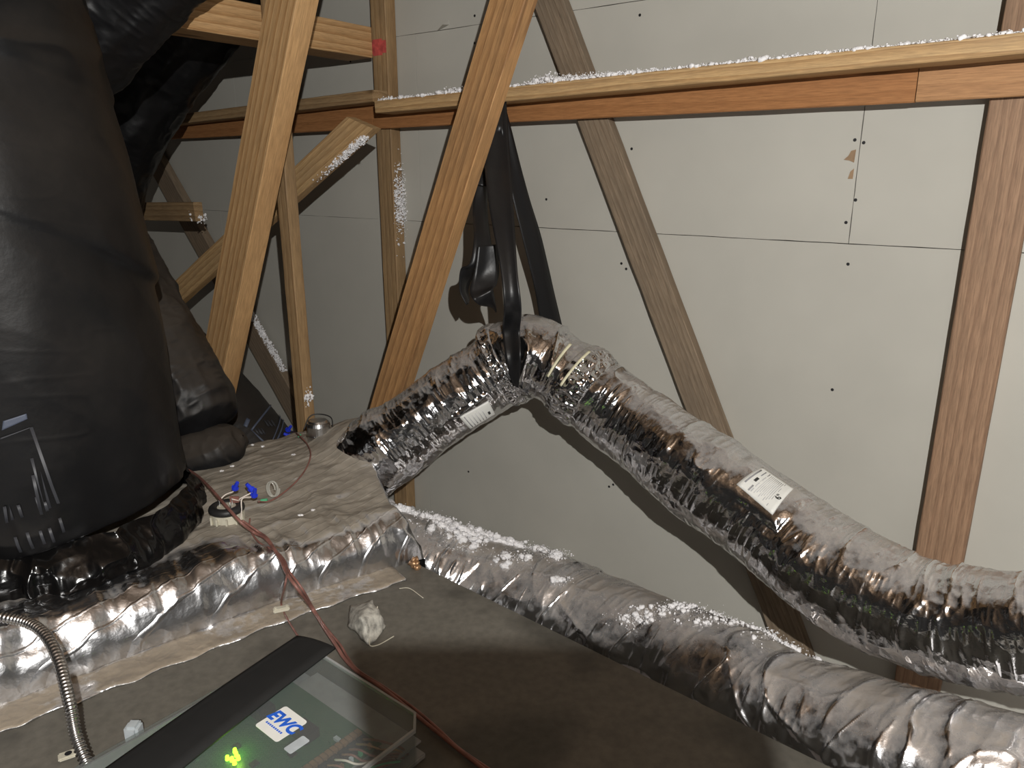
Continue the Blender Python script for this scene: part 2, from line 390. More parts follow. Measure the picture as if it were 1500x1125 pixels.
    def patch(s, name, S0, S1, t0, t1, off, mat, parent, n=10, m=10, thick=0.0006, corners=None):
        if corners is not None:
            (a, b, c, d) = corners; uu, vv = np.meshgrid(np.linspace(0, 1, n), np.linspace(0, 1, m), indexing='ij')
            SS = (1 - uu) * (1 - vv) * a[0] + uu * (1 - vv) * b[0] + uu * vv * c[0] + (1 - uu) * vv * d[0]
            TT = (1 - uu) * (1 - vv) * a[1] + uu * (1 - vv) * b[1] + uu * vv * c[1] + (1 - uu) * vv * d[1]
        else: SS, TT = np.meshgrid(np.linspace(S0, S1, n), np.linspace(t0, t1, m), indexing='ij')
        A = s.pt(SS, TT, off).reshape(-1, 3); B = s.pt(SS, TT, off - thick).reshape(-1, 3)
        return slab(name, A, B, n, m, mat, parent)
def slab(name, A, B, n, m, mat, parent, smooth=True):
    i = np.arange(n - 1)[:, None]; j = np.arange(m - 1)[None, :]
    q = np.stack([i * m + j, (i + 1) * m + j, (i + 1) * m + j + 1, i * m + j + 1], -1).reshape(-1, 4); k = n * m
    qb = q[:, ::-1] + k; side = []
    for a in range(n - 1): side += [[a * m, a * m + k, (a + 1) * m + k, (a + 1) * m], [(a + 1) * m + m - 1, (a + 1) * m + m - 1 + k, a * m + m - 1 + k, a * m + m - 1]]
    for b in range(m - 1): side += [[b + 1, b + 1 + k, b + k, b], [(n - 1) * m + b, (n - 1) * m + b + k, (n - 1) * m + b + 1 + k, (n - 1) * m + b + 1]]
    me = mesh_np(name, np.vstack([A, B]), np.vstack([q, qb, side])); o = link(name, me, mat, parent, smooth); return o
def wire(name, pts, r, mat, parent=None, seg=8, n=None, bumpy=None):
    pts = [Vector(p) for p in pts]; n = n or max(12, len(pts) * 10)
    C = catmull([list(p) for p in pts], n); T = np.gradient(C, axis=0); T /= np.linalg.norm(T, axis=1)[:, None]
    u0 = np.array([0.3, 0.2, 0.93]); fr = []
    for t in T:
        u0 = u0 - t * (u0 @ t); u0 /= np.linalg.norm(u0); fr.append((u0.copy(), np.cross(t, u0)))
    V = []; rr = np.full(n, r) if bumpy is None else r * bumpy(np.arange(n))
    for k in range(n):
        for a in range(seg):
            w = 2 * math.pi * a / seg; V.append(C[k] + rr[k] * (math.cos(w) * fr[k][0] + math.sin(w) * fr[k][1]))
    Q = [[k * seg + a, k * seg + (a + 1) % seg, (k + 1) * seg + (a + 1) % seg, (k + 1) * seg + a] for k in range(n - 1) for a in range(seg)]
    me = mesh_np(name, V, Q); bm = bmesh.new(); bm.from_mesh(me); bm.verts.ensure_lookup_table()
    bm.faces.new([bm.verts[a] for a in range(seg)][::-1]); bm.faces.new([bm.verts[(n - 1) * seg + a] for a in range(seg)])
    bmesh.ops.recalc_face_normals(bm, faces=bm.faces); bm.to_mesh(me); bm.free()
    return link(name, me, mat, parent, True)
def timber(name, A, B, w, t, normal, mat, label=None, cat='timber', group=None, parent=None, cutA=0.0, cutB=0.0, kind=None, seed=None):
    """sawn board from A to B; w is the face width, t the thickness along the normal; local x runs with the grain"""
    A, B = Vector(A), Vector(B); X = (B - A); L = X.length; X.normalize()
    Zn = Vector(normal); Zn = (Zn - X * Zn.dot(X)).normalized(); Yn = Zn.cross(X)
    bm = bmesh.new(); nx = max(4, int(L / 0.08)); sec = []
    rs = random.Random(seed if seed is not None else name + str(A))
    bv = 0.0025; prof = [(-w/2+bv, -t/2), (w/2-bv, -t/2), (w/2, -t/2+bv), (w/2, t/2-bv), (w/2-bv, t/2), (-w/2+bv, t/2), (-w/2, t/2-bv), (-w/2, -t/2+bv)]
    for i in range(nx + 1):
        x = L * i / nx; row = []
        for (y, z) in prof:
            xx = x + (cutA * y if i == 0 else 0) + (cutB * y if i == nx else 0)
            j = 0.0006
            row.append(bm.verts.new((xx, y + rs.uniform(-j, j), z + rs.uniform(-j, j))))
        sec.append(row)
    for a, b in zip(sec, sec[1:]):
        for k in range(8): bm.faces.new((a[k], a[(k + 1) % 8], b[(k + 1) % 8], b[k]))
    bm.faces.new(sec[0][::-1]); bm.faces.new(sec[-1])
    me = bpy.data.meshes.new(name); bmesh.ops.recalc_face_normals(bm, faces=bm.faces); bm.to_mesh(me); bm.free(); me.materials.append(mat)
    o = bpy.data.objects.new(name, me); COL.objects.link(o)
    o.location = A; o.rotation_mode = 'XYZ'; o.rotation_euler = Matrix((X, Yn, Zn)).transposed().to_euler()
    if label: tag(o, label, cat, group)
    if kind: o['kind'] = kind
    return o
def tm(o): return Matrix.Translation(o.location) @ o.rotation_euler.to_matrix().to_4x4()

_ICO = None
def ico():
    global _ICO
    if _ICO is None:
        bm = bmesh.new(); bmesh.ops.create_icosphere(bm, subdivisions=1, radius=1)
        _ICO = (np.array([v.co[:] for v in bm.verts]), np.array([[v.index for v in f_.verts] for f_ in bm.faces])); bm.free()
    return _ICO
def fluff(name, centers, rmin, rmax, label=None, cat='insulation', parent=None, mat=None):
    """tufts of blown wool: many small ragged lumps in one mesh"""
    V0, F0 = ico(); V = []; Q = []; n = 0
    for c in centers:
        r = RNG.uniform(rmin, rmax) * (0.5 + RNG.rand() ** 2)
        v = V0 * (1 + RNG.uniform(-0.35, 0.45, (len(V0), 1))) * r * RNG.uniform(0.5, 1.3, 3) + np.array(c); V.append(v); Q.append(F0 + n); n += len(V0)
    me = mesh_np(name, np.vstack(V), np.vstack(Q)); o = link(name, me, mat or M['fluff'], parent, True)
    o['kind'] = 'stuff'
    if label: tag(o, label, cat)
    return o
def puffs(name, centers, rmin, rmax, label=None, parent=None, sub=3):
    """soft ragged balls of wool"""
    bm = bmesh.new(); bmesh.ops.create_icosphere(bm, subdivisions=sub, radius=1)
    V0 = np.array([v.co[:] for v in bm.verts]); F0 = np.array([[v.index for v in f_.verts] for f_ in bm.faces]); bm.free()
    V = []; Q = []; n = 0
    for c in centers:
        r = RNG.uniform(rmin, rmax); o_ = RNG.rand(3) * 50; sc_ = RNG.uniform(0.7, 1.25, 3) * (1, 1, 0.75)
        k = 1 + 0.32 * fbm(V0[:, 0] * 1.6 + o_[0], V0[:, 1] * 1.6 + o_[1], V0[:, 2] * 1.6, 2) + 0.16 * vn(V0[:, 0] * 5 + o_[0], V0[:, 1] * 5, V0[:, 2] * 5) + 0.10 * RNG.uniform(-1, 1, len(V0))
        V.append(V0 * k[:, None] * r * sc_ + np.array(c)); Q.append(F0 + n); n += len(V0)
    o = link(name, mesh_np(name, np.vstack(V), np.vstack(Q)), M['fluff'], parent, True); o['kind'] = 'stuff'
    if label: tag(o, label, 'insulation')
    return o
def text_mesh(name, body, size, mtx, mat, parent, shear=0.0, bold=0.0):
    cu = bpy.data.curves.new(name, 'FONT'); cu.body = body; cu.size = size; cu.align_x = 'CENTER'; cu.align_y = 'CENTER'; cu.extrude = 0.00025; cu.shear = shear; cu.offset = bold
    to = bpy.data.objects.new(name + '_tmp', cu); COL.objects.link(to); dg = bpy.context.evaluated_depsgraph_get()
    me = bpy.data.meshes.new_from_object(to.evaluated_get(dg)); bpy.data.objects.remove(to); me.name = name; me.transform(mtx); me.materials.clear()
    return link(name, me, mat, parent)

# ------------------------------------------------------------------ the setting
wall = empty('wall_back', N * WD); tag(wall, 'wall of large pale grey gypsum boards behind the timbers and ducts', kind='structure')
bk = bmesh.new()
B0 = Matrix((U, N, UP)).transposed().to_4x4(); B0.translation = N * WD
bm_box(bk, (-1.0, 0.045, 1.6), 7.6, 0.03, 3.4, B0); from_bm('backing', bk, M['gap'], wall)
boards = []
def board(q0, q1, z0, z1, tone=None):
    bm = bmesh.new(); g = 0.0010 if q1 > -0.48 else 0.0005; n = max(4, int((z1 - z0) / 0.03)); m = max(4, int((q1 - q0) / 0.05))
    j = lambda: random.uniform(-0.0005, 0.0005)
    ring = []
    for i in range(m): ring.append((q0 + g + (q1 - q0 - 2 * g) * i / m, z0 + g + j()))
    for i in range(n): ring.append((q1 - g + j(), z0 + g + (z1 - z0 - 2 * g) * i / n))
    for i in range(m): ring.append((q1 - g - (q1 - q0 - 2 * g) * i / m, z1 - g + j()))
    for i in range(n): ring.append((q0 + g + j(), z1 - g - (z1 - z0 - 2 * g) * i / n))
    a = [bm.verts.new(B0 @ Vector((x, 0.001, z))) for x, z in ring]; b = [bm.verts.new(B0 @ Vector((x, 0.028, z))) for x, z in ring]
    bm.faces.new(a); bm.faces.new(b[::-1])
    for k in range(len(a)): bm.faces.new((a[k], a[(k + 1) % len(a)], b[(k + 1) % len(b)], b[k]))
    bmesh.ops.bevel(bm, geom=[e for e in bm.edges if all(v in a for v in e.verts)], offset=0.0008, segments=1, affect='EDGES') if False else None
    o = from_bm('gypsum_board', bm, M['gyp'], wall); boards.append((q0, q1, z0, z1, o)); return o
ZS1, ZS2, QS = 1.33, 1.95, -0.476
q_left = -1.93
for (a, b, c, d) in ((-4.7, -3.2, 0, ZS1), (-3.2, q_left, 0, ZS1), (q_left, 2.6, 0, ZS1), (-4.7, -3.0, ZS1, ZS2), (-3.0, q_left, ZS1, ZS2), (q_left, QS, ZS1, ZS2), (QS, 2.6, ZS1, ZS2),
                     (-4.7, -2.6, ZS2, 2.57), (-2.6, -0.9, ZS2, 2.57), (-0.9, 2.6, ZS2, 2.57), (-4.7, -1.0, 2.57, 3.25), (-1.0, 2.6, 2.57, 3.25)):
    board(a, b, c, d)
def wallq(px, py):
    p = W(px, py); return p.dot(U), p.z
def onboard(q, z):
    for (a, b, c, d, o) in boards:
        if a <= q < b and c <= z < d: return o
    return boards[2][4]
for (px, py) in [(1252,205),(1265,209),(1253,293),(1239,326),(1242,387),(1219,571),(937,22),(925,218),(695,23),(695,63),(686,691),(892,713),(898,710),(910,386),(917,394),(513,90),(800,292)]:
    q, z = wallq(px, py); bm = bmesh.new()
    mt = B0 @ Matrix.Translation((q, 0.0012, z)) @ Matrix.Rotation(math.pi / 2, 4, 'X')
    bm_cyl(bm, (0, 0, 0), 0.0042, 0.0036, 0.0012, 12, mt); bm_cyl(bm, (0, 0, 0.0008), 0.0016, 0.0016, 0.0009, 6, mt)
    from_bm('screw', bm, M['screw'], onboard(q, z))
def wallpoly(name, pts, mat, th=0.0008):
    bm = bmesh.new(); qs = [wallq(*p) for p in pts]
    a = [bm.verts.new(B0 @ Vector((q, -th, z))) for q, z in qs]; b = [bm.verts.new(B0 @ Vector((q, 0.0015, z))) for q, z in qs]
    bm.faces.new(a); bm.faces.new(b[::-1])
    for k in range(len(a)): bm.faces.new((a[k], a[(k + 1) % len(a)], b[(k + 1) % len(b)], b[k]))
    q, z = qs[0]; return from_bm(name, bm, mat, onboard(q, z))
wallpoly('torn_paper', [(1254,219),(1251,238),(1244,235),(1236,234),(1243,228),(1247,221)], M['torn'])
wallpoly('torn_paper', [(1251,247),(1249,262),(1242,262),(1246,251)], M['torn'])
# little dog-ear of paper peeling off the upper board
bm = bmesh.new(); P = [W(657, 29), W(640, 45, 0.004), W(648, 36, 0.035), W(658, 36)]
vs = [bm.verts.new(p) for p in P] + [bm.verts.new(p + N * 0.002) for p in P]
for f_ in ((0,1,2,3),(7,6,5,4),(0,4,5,1),(1,5,6,2),(2,6,7,3),(3,7,4,0)): bm.faces.new([vs[k] for k in f_])
from_bm('paper_flap', bm, M['gyp'], onboard(*wallq(655, 34)))

# attic floor with blown wool and the roof deck overhead (seen only as reflections)
bm = bmesh.new(); bmesh.ops.create_grid(bm, x_segments=90, y_segments=90, size=1)
for v in bm.verts:
    q, s_ = v.co.x * 3.4 - 1.0, (v.co.y + 1) * 0.5 * 4.4 - 2.43
    p = U * q + N * s_; v.co = (p.x, p.y, 0.06 + 0.03 * float(vn(p.x * 6, p.y * 6, 0.3)))
fl = from_bm('floor', bm, M['fluff'], None, True); tag(fl, 'attic floor covered in blown white wool', kind='structure')
ceil = empty('ceiling', (0, 0, 2.9)); tag(ceil, 'sloping roof deck of brown boards above the timbers', kind='structure')
for k in range(11):
    s0 = 1.96 - 0.40 * k
    z0 = 3.1 - 0.30 * (k if k < 20 else 0) * 0.6
    A = wq(-4.3, 0, 0) ; A = U * -4.3 + N * (s0 - 0.2) + UP * (3.2 - 0.12 * k); Bq = U * 2.3 + N * (s0 - 0.2) + UP * (3.2 - 0.12 * k)
    o = timber('roof_board', A, Bq, 0.40, 0.018, (N * -0.29 + UP * -1).normalized(), M['osb']); mw = tm(o); o.parent = ceil; o.matrix_parent_inverse = Matrix.Translation(ceil.location).inverted()

# ------------------------------------------------------------------ timbers
nw = -N
def wt(name, a, b, off, w, t, mat, label, group=None, **k):
    return timber(name, W(*a, off), W(*b, off), w, t, nw, mat, label, 'timber', group, **k)
def ext(a, b, ka, kb):
    a, b = Vector(a), Vector(b); d = b - a; return a - d * ka, b + d * kb
# post against the wall on the right
pA, pB = W(1404, 700, 0.02), W(1491, 120, 0.02)
zb = Vector((pA.x, pA.y, 0.05)); base_q = (pA.dot(U) + pB.dot(U)) / 2
post = timber('stud', wq(base_q - 0.003, 0.09, 0.022), wq(base_q + 0.003, 3.0, 0.022), 0.104, 0.038, nw, M['pine_brown'], 'broad brown upright stud on the wall at the far right', 'timber')
# grey diagonal against the wall, right
A, B = ext(W(806, 0, 0.02), W(1045, 635, 0.02), 0.25, 0.62)
web_r = timber('diagonal_brace', A, B, 0.094, 0.036, nw, M['pine_grey'], 'grey brown diagonal brace leaning down right behind the raised foil duct', 'timber')
# stud left of centre
qs_ = W(575, 330, 0.03).dot(U)
stud_c = timber('stud', wq(qs_, 0.09, 0.0255), wq(qs_ - 0.012, 2.95, 0.0255), 0.074, 0.048, nw, M['pine_dull'], 'upright stud with a red paint mark near its top', 'timber')
# red mark on that stud
bm = bmesh.new(); p0 = W(569, 67, 0.0597); c_q = stud_c.location.dot(U)
for (x0, x1, z0, z1) in ((-0.034, 0.034, -0.018, 0.02), (-0.034, 0.016, -0.024, 0.024)):
    bm_box(bm, (0, 0, 0), x1 - x0, 0.0012, z1 - z0, Matrix((U, N, UP)).transposed().to_4x4().copy() @ Matrix.Translation((0, 0, 0)))
bm.free()
bm = bmesh.new(); mt = Matrix((U, N, UP)).transposed().to_4x4(); mt.translation = wq(qs_ - 0.008, W(570, 67, 0.05).z, 0.0502)
bm_box(bm, (0, 0, 0), 0.068, 0.001, 0.040, mt); bm_box(bm, (-0.008, 0, 0), 0.045, 0.0012, 0.052, mt)
from_bm('red_mark', bm, M['red_mark'], stud_c)['label'] = 'red paint mark'
# second truss: stud and braces that stand free of the wall
off2 = 0.50
q2 = W(432, 420, off2).dot(U)
stud_l = timber('stud', wq(q2 + 0.006, 0.10, off2), wq(q2 - 0.012, 2.9, off2), 0.052, 0.04, nw, M['pine_dull'], 'thin upright stud standing behind the brightest leaning timber', 'timber')
A, B = ext(W(428, 0, 0.65), W(322, 545, 0.65), 0.2, 0.25)
web_l = timber('diagonal_brace', A, B, 0.124, 0.066, nw, M['pine_bright'], 'brightest pine timber, steep, with a knot and arched grain, left of centre', 'timber')
A, B = ext(W(752, 0, 0.36), W(570, 590, 0.36), 0.2, 0.40)
web_m = timber('diagonal_brace', A, B, 0.108, 0.050, nw, M['pine_orange'], 'orange brown diagonal timber crossing in front of the shelf rail beside the black strap', 'timber')
# long brace falling to the left between the two trusses
A, B = ext(W(533, 180, 0.34), W(262, 430, 0.34), 0.0, 0.25)
brace = timber('diagonal_brace', A, B, 0.088, 0.038, nw, M['purlin'], 'pine brace falling to the left behind the thin stud, white fluff along its lower edge', 'timber', cutA=-0.95)
# dark diagonal against the wall on the left
A, B = ext(W(212, 205, 0.03), W(412, 560, 0.03), 0.1, 0.35)
web_d = timber('diagonal_brace', A, B, 0.115, 0.038, nw, M['pine_grey'], 'dark diagonal brace on the wall at the left, fluff on its upper edge', 'timber')
# stub
A, B = W(180, 309, 0.30), W(291, 310, 0.30)
stub = timber('blocking', A, B, 0.075, 0.038, nw, M['pine_dull'], 'short level wood block beside the large black duct', 'timber')
# orange ledger boards
def lvl(px0, py0, px1, py1, off):                # level board between two measured points
    a, b = W(px0, py0, off), W(px1, py1, off); return a, b
zc = 1.695
la = W(1342, 130, 0.075).dot(U)
led1 = timber('ledger_board', wq(W(545, 170, 0.075).dot(U), zc, 0.062), wq(la - 0.001, zc, 0.062), 0.095, 0.020, nw, M['ledger'], 'long orange stained board under the fluffy rail', 'timber')
led2 = timber('ledger_board', wq(la + 0.001, zc + 0.004, 0.062), wq(1.2, zc + 0.012, 0.062), 0.100, 0.020, nw, M['ledger2'], 'lighter orange board butted to the long one at the right edge', 'timber')
led0 = timber('ledger_board', wq(-4.0, zc - 0.005, 0.062), wq(W(544, 170, 0.075).dot(U), zc - 0.002, 0.062), 0.090, 0.020, nw, M['ledger'], 'dark orange board left of the stud with the red mark', 'timber')
# rail lying in front of the ledger, tilted a little
rA, rB = W(563, 158, 0.125), W(1512, 66, 0.125)
A, B = ext(rA, rB, 0.0, 0.12)
rail = timber('rail', A, B, 0.038, 0.085, nw, M['purlin'], 'long pale rail with white fluff along its top', 'timber')
A, B = W(300, 172, 0.12), W(560, 141, 0.12); A, B = ext(A, B, 0.3, -0.01)
rail_l = timber('rail', A, B, 0.038, 0.07, nw, M['pine_dull'], 'short dim rail left of the stud with the red mark', 'timber')
# beam running out from the wall at the upper left
e0 = W(560, 63, 0.03)
beam = timber('beam', e0 - N * 0.03 - U * 0.085, e0 - N * 0.86 - U * 0.085, 0.098, 0.13, U, M['pine_bright'], 'thick level beam coming out from the wall at the upper left', 'timber')

# ------------------------------------------------------------------ air handler cabinet and foil plenum
ax = Vector((0.752, -0.659, 0)); bx = Vector((-0.659, -0.752, 0))
cab = empty('air_handler', (0, 0.9, 0.09)); tag(cab, 'flat dusty brown air handler cabinet filling the bottom of the picture', 'air handler')
C1 = Vector((-0.235, 1.635, 0))
def poly_prism(name, pts, z0, z1, mat, parent, bev=0.004):
    bm = bmesh.new(); b = [bm.verts.new((p[0], p[1], z0)) for p in pts]; f_ = bm.faces.new(b)
    r = bmesh.ops.extrude_face_region(bm, geom=[f_]); bmesh.ops.translate(bm, vec=(0, 0, z1 - z0), verts=[v for v in r['geom'] if isinstance(v, bmesh.types.BMVert)])
    if bev: bmesh.ops.bevel(bm, geom=list(bm.edges), offset=bev, segments=2, affect='EDGES')
    return from_bm(name, bm, mat, parent)
c0 = C1 - ax * 0.40; c1 = C1 + ax * 1.25; c2 = c1 + bx * 1.0; c3 = c0 + bx * 1.0
poly_prism('cabinet_body', [c0, c1, c2, c3], 0.09, 0.566, M['plate'], cab)
g = 0.012
poly_prism('top_panel', [c0 - ax * g - bx * g, c1 + ax * g - bx * g, c2 + ax * g + bx * g, c3 - ax * g + bx * g], 0.566, 0.580, M['plate'], cab, 0.002)

# plenum: height field wrapped in foil
front = np.array([(-1.75, 0.42), (-0.93, 1.12), (-0.74, 1.285), (-0.53, 1.465), (-0.215, 1.675)])
rest = np.array([(-0.215, 1.675), (-0.30, 1.86), (-0.37, 2.05), (-0.44, 2.30), (-0.62, 2.40), (-0.84, 2.20), (-1.1, 2.15), (-1.75, 2.0), (-1.75, 0.42)])
def segdist(X, Y, ch):
    d = np.full(X.shape, 9.0)
    for a, b in zip(ch, ch[1:]):
        e = b - a; t = np.clip(((X - a[0]) * e[0] + (Y - a[1]) * e[1]) / (e @ e), 0, 1)
        d = np.minimum(d, np.hypot(X - a[0] - t * e[0], Y - a[1] - t * e[1]))
    return d
def inside(X, Y, poly):
    r = np.zeros(X.shape, bool)
    for a, b in zip(poly, np.roll(poly, -1, 0)):
        c = ((a[1] > Y) != (b[1] > Y)); xx = (b[0] - a[0]) * (Y - a[1]) / (b[1] - a[1] + 1e-12) + a[0]; r ^= c & (X < xx)
    return r
polyp = np.vstack([front, rest[1:-1]])
def plen_z(X, Y, rough=True):
    X = np.asarray(X, float); Y = np.asarray(Y, float)
    df, dr = segdist(X, Y, front), segdist(X, Y, rest); d = np.minimum(df, dr); ins = inside(X, Y, polyp)
    wf = dr / (df + dr + 1e-6); wf = sstep(0.25, 0.75, wf)
    drop = 0.11 * wf + 0.45 * (1 - wf); wd = 0.075 * wf + 0.05 * (1 - wf)
    t = np.clip(d / wd, 0, 1); s = np.sqrt(np.clip(1 - (1 - t) ** 2, 0, 1))
    z = 0.690 - drop * (1 - s)
    hump = 0.075 * np.exp(-(((X + 0.47) / 0.13) ** 2 + ((Y - 2.17) / 0.16) ** 2)) + 0.02 * np.exp(-(((X + 0.7) / 0.2) ** 2 + ((Y - 1.95) / 0.2) ** 2))
    z = z + hump * s
    # along/across the front edge
    a_ = X * 0.78 + Y * 0.63; b_ = -X * 0.63 + Y * 0.78
    if rough:
        near = np.exp(-(df / 0.20) ** 2)
        z = z + s * (0.010 * fbm(X * 5, Y * 5, 1.3) + near * 0.011 * ridge(a_ * 3.5 + b_ * 5, b_ * 15, 4.2) + 0.006 * np.clip(ridge(a_ * 4 - b_ * 6, b_ * 22, 1.1) - 0.5, 0, 1) * sstep(-0.3, -0.6, X))
        z = z + s * near * (0.0050 * ridge(a_ * 34, b_ * 9, 2.2) + 0.0030 * ridge(a_ * 48, b_ * 14, 8.2)) + s * 0.0024 * ridge(a_ * 13, b_ * 15, 5.2) + s * 0.0012 * vn(a_ * 60, b_ * 60, 3.0)
        z = z + s * 0.0035 * np.exp(-((df - 0.05) / 0.032) ** 2) * np.clip(np.cos(a_ * 300 + 2 * vn(a_ * 8, b_ * 30, 1) + 25 * (df - 0.05)), 0, 1) ** 3 * (vn(a_ * 3, b_ * 2, 6.6) > -0.4)
    return z, d * np.where(ins, 1, -1)
gx = np.arange(-1.75, -0.16, 0.0048); gy = np.arange(0.42, 2.46, 0.0048)
GX, GY = np.meshgrid(gx, gy, indexing='ij')
PZ, SD = plen_z(GX, GY)
# extra lateral crumple so the vertical faces are not smooth
lat = 0.006 * vn(GX * 22, GY * 22, PZ * 30)
SX, SY = GX.copy(), GY.copy(); LATM = np.clip(SD / 0.02, 0, 1)
loop = np.vstack([polyp, polyp[:1]]); best = np.full(GX.shape, 9.0); NX, NY = GX.copy(), GY.copy()
for a_, b_ in zip(loop, loop[1:]):
    e_ = b_ - a_; t_ = np.clip(((GX - a_[0]) * e_[0] + (GY - a_[1]) * e_[1]) / (e_ @ e_), 0, 1); cx_, cy_ = a_[0] + t_ * e_[0], a_[1] + t_ * e_[1]
    dd_ = np.hypot(GX - cx_, GY - cy_); k_ = dd_ < best; best = np.where(k_, dd_, best); NX = np.where(k_, cx_, NX); NY = np.where(k_, cy_, NY)
snap = SD < 0.0012; SX = np.where(snap, NX, SX); SY = np.where(snap, NY, SY)
PZ = np.where(snap, plen_z(NX, NY)[0], PZ)
VV = np.stack([SX + lat * LATM, SY - lat * LATM, PZ], -1).reshape(-1, 3)
ny = len(gy); i = np.arange(len(gx) - 1)[:, None]; j = np.arange(ny - 1)[None, :]
Q = np.stack([i * ny + j, (i + 1) * ny + j, (i + 1) * ny + j + 1, i * ny + j + 1], -1).reshape(-1, 4)
ok = (SD.ravel()[Q].max(1) > 0.0012); Q = Q[ok]
used = np.unique(Q); remap = -np.ones(len(VV), int); remap[used] = np.arange(len(used))
plen = empty('plenum', (-0.8, 1.6, 0.58)); tag(plen, 'low supply plenum wrapped in dusty wrinkled foil, ducts rising from it', 'plenum')
fw = link('foil_wrap', mesh_np('foil_wrap', VV[used], remap[Q]), M['plenum'], plen, True)
dfw = segdist(GX, GY, front); wwid = 0.035 + 0.14 * sstep(-0.42, -0.80, GX)
wear_ = np.exp(-(dfw / wwid) ** 4) * (0.75 + 0.5 * vn(GX * 9, GY * 9, 2.0))
at_ = fw.data.attributes.new('wear', 'FLOAT', 'POINT'); at_.data.foreach_set('value', wear_.ravel()[used].astype(np.float32))
def PT(px, py, off=0.0, z0=0.69):               # point on the plenum under a measured pixel
    z = z0
    for _ in range(6):
        p = Z(px, py, z); zz, sd = plen_z(np.array([p.x]), np.array([p.y])); z = float(zz[0]) if sd[0] > 0 else 0.582
    p = Z(px, py, z + off); return p
# foil tape joint along the foot of the plenum
ch = [(-0.99, 1.015), (-0.86, 1.135), (-0.68, 1.285), (-0.49, 1.445), (-0.27, 1.60)]
def ribbon_xy(name, ch, w, z, mat, parent, n=90, m=8, amp=0.002, th=0.0015):
    C = catmull([list(c) for c in ch], n); T = np.gradient(C, axis=0); T /= np.linalg.norm(T, axis=1)[:, None]; Nn = np.stack([-T[:, 1], T[:, 0]], 1)
    A = []; B = []
    for i in range(n):
        for k in range(m):
            q = (k / (m - 1) - 0.5) * w * (1 + 0.10 * math.sin(i * 0.7)); p = C[i] + Nn[i] * q
            zz = z + amp * (1 + float(vn(p[0] * 60, p[1] * 60, 1))); A.append((p[0], p[1], zz)); B.append((p[0], p[1], zz - th - amp))
    return slab(name, np.array(A), np.array(B), n, m, mat, parent)
ribbon_xy('foil_tape', ch, 0.085, 0.582, M['tape'], plen)
# torn corner of duct board with a wire staple on the cabinet
fl0 = Z(532, 912, 0.60)
bm = bmesh.new(); cs = [Z(512, 888, .60), Z(545, 880, .63), Z(558, 905, .61), Z(540, 945, .584), Z(508, 918, .584)]
top = [bm.verts.new(p) for p in cs]; bot = [bm.verts.new((p.x + .01, p.y + .015, 0.582)) for p in cs]; ct = bm.verts.new(Z(530, 905, .635))
for k in range(5): bm.faces.new((top[k], top[(k + 1) % 5], ct)); bm.faces.new((top[k], bot[k], bot[(k + 1) % 5], top[(k + 1) % 5]))
bm.faces.new(bot[::-1]); bmesh.ops.subdivide_edges(bm, edges=list(bm.edges), cuts=5, use_grid_fill=True)
for v in bm.verts:
    v.co += Vector((1, 1, 1)) * 0.003 * float(vn(v.co.x * 60, v.co.y * 60, v.co.z * 60)); v.co.z = max(v.co.z, 0.582)
from_bm('torn_flap', bm, M['torn_board'], plen, True)['label'] = 'torn whitish corner of duct board'
wire('staple', [Z(553, 888, .625), Z(548, 915, .60), Z(541, 943, .588), Z(553, 945, .586), Z(577, 932, .586)], 0.0012, M['beige'], plen, 6)
wire('staple', [Z(585, 862, .60), Z(600, 862, .592), Z(620, 876, .586)], 0.001, M['beige'], plen, 6)
# bit of orange insulation showing at the corner
fluff('insulation_edge', [Z(608, 822, .60) + Vector((random.uniform(-.006, .006), random.uniform(-.006, .006), random.uniform(-.02, .01))) for _ in range(40)], 0.004, 0.008, None, None, plen, M['terminal'])

# ------------------------------------------------------------------ foil flexible duct hung from the strap
def foil_disp(seed, flats, amp=1.0, ang=0.0):
    def f_(S, th, R):
        S = np.asarray(S, float); cx, cy = np.cos(th) * R, np.sin(th) * R
        sk = S + ang * np.sin(th) * 0.06
        mod = 0.45 + 0.75 * np.clip(vn(S * 5, 3.3 + seed, cx * 4) + 0.5, 0, 1.4)
        w1_ = 0.35 * vn(sk * 9, cx * 9, cy * 9 + seed)
        d = 0.010 * fbm(sk * 5 + seed, cx * 5, cy * 5, 2) * amp
        r1 = ridge(sk * 17 + seed * 3 + w1_, cx * 7, cy * 7); r2 = ridge(sk * 40 + seed + w1_ * 2, cx * 15 + 3, cy * 15)
        d = d + mod * (0.0048 * r1 + 0.0050 * np.clip(r1 - 0.45, 0, 1) ** 1.0) * amp
        d = d + mod * 0.0027 * r2 * amp + 0.0012 * ridge(sk * 85 + seed, cx * 34, cy * 34 + 9) * amp
        for (s0, t0, rs, rt) in flats:
            dt = (th - t0 + math.pi) % (2 * math.pi) - math.pi
            m_ = sstep(1.35, 0.95, np.maximum(np.abs(S - s0) / rs, np.abs(dt) / rt)); d = d * (1 - m_) + 0.006 * m_
        return d
    return f_
mp = [(PY(470, 715, 2.14), .085), (PY(515, 690, 2.12), .105), (PY(555, 664, 2.10), .118), (PY(605, 628, 2.11), .112), (PY(670, 580, 2.13), .110), (PY(728, 542, 2.14), .108), (PY(772, 520, 2.12), .110), (PY(818, 540, 2.08), .104), (PY(868, 578, 2.02), .104),
      (PY(935, 629, 1.94), .108), (PY(1020, 688, 1.80), .117), (PY(1120, 763, 1.66), .118), (PY(1230, 842, 1.50), .120), (PY(1350, 897, 1.37), .118), (PY(1500, 926, 1.24), .114), (PY(1640, 945, 1.14), .112)]
T0 = Tube(mp, 60, 24)
lb1 = [T0.find(1116, 684), T0.find(1164, 717), T0.find(1133, 752), T0.find(1079, 708)]
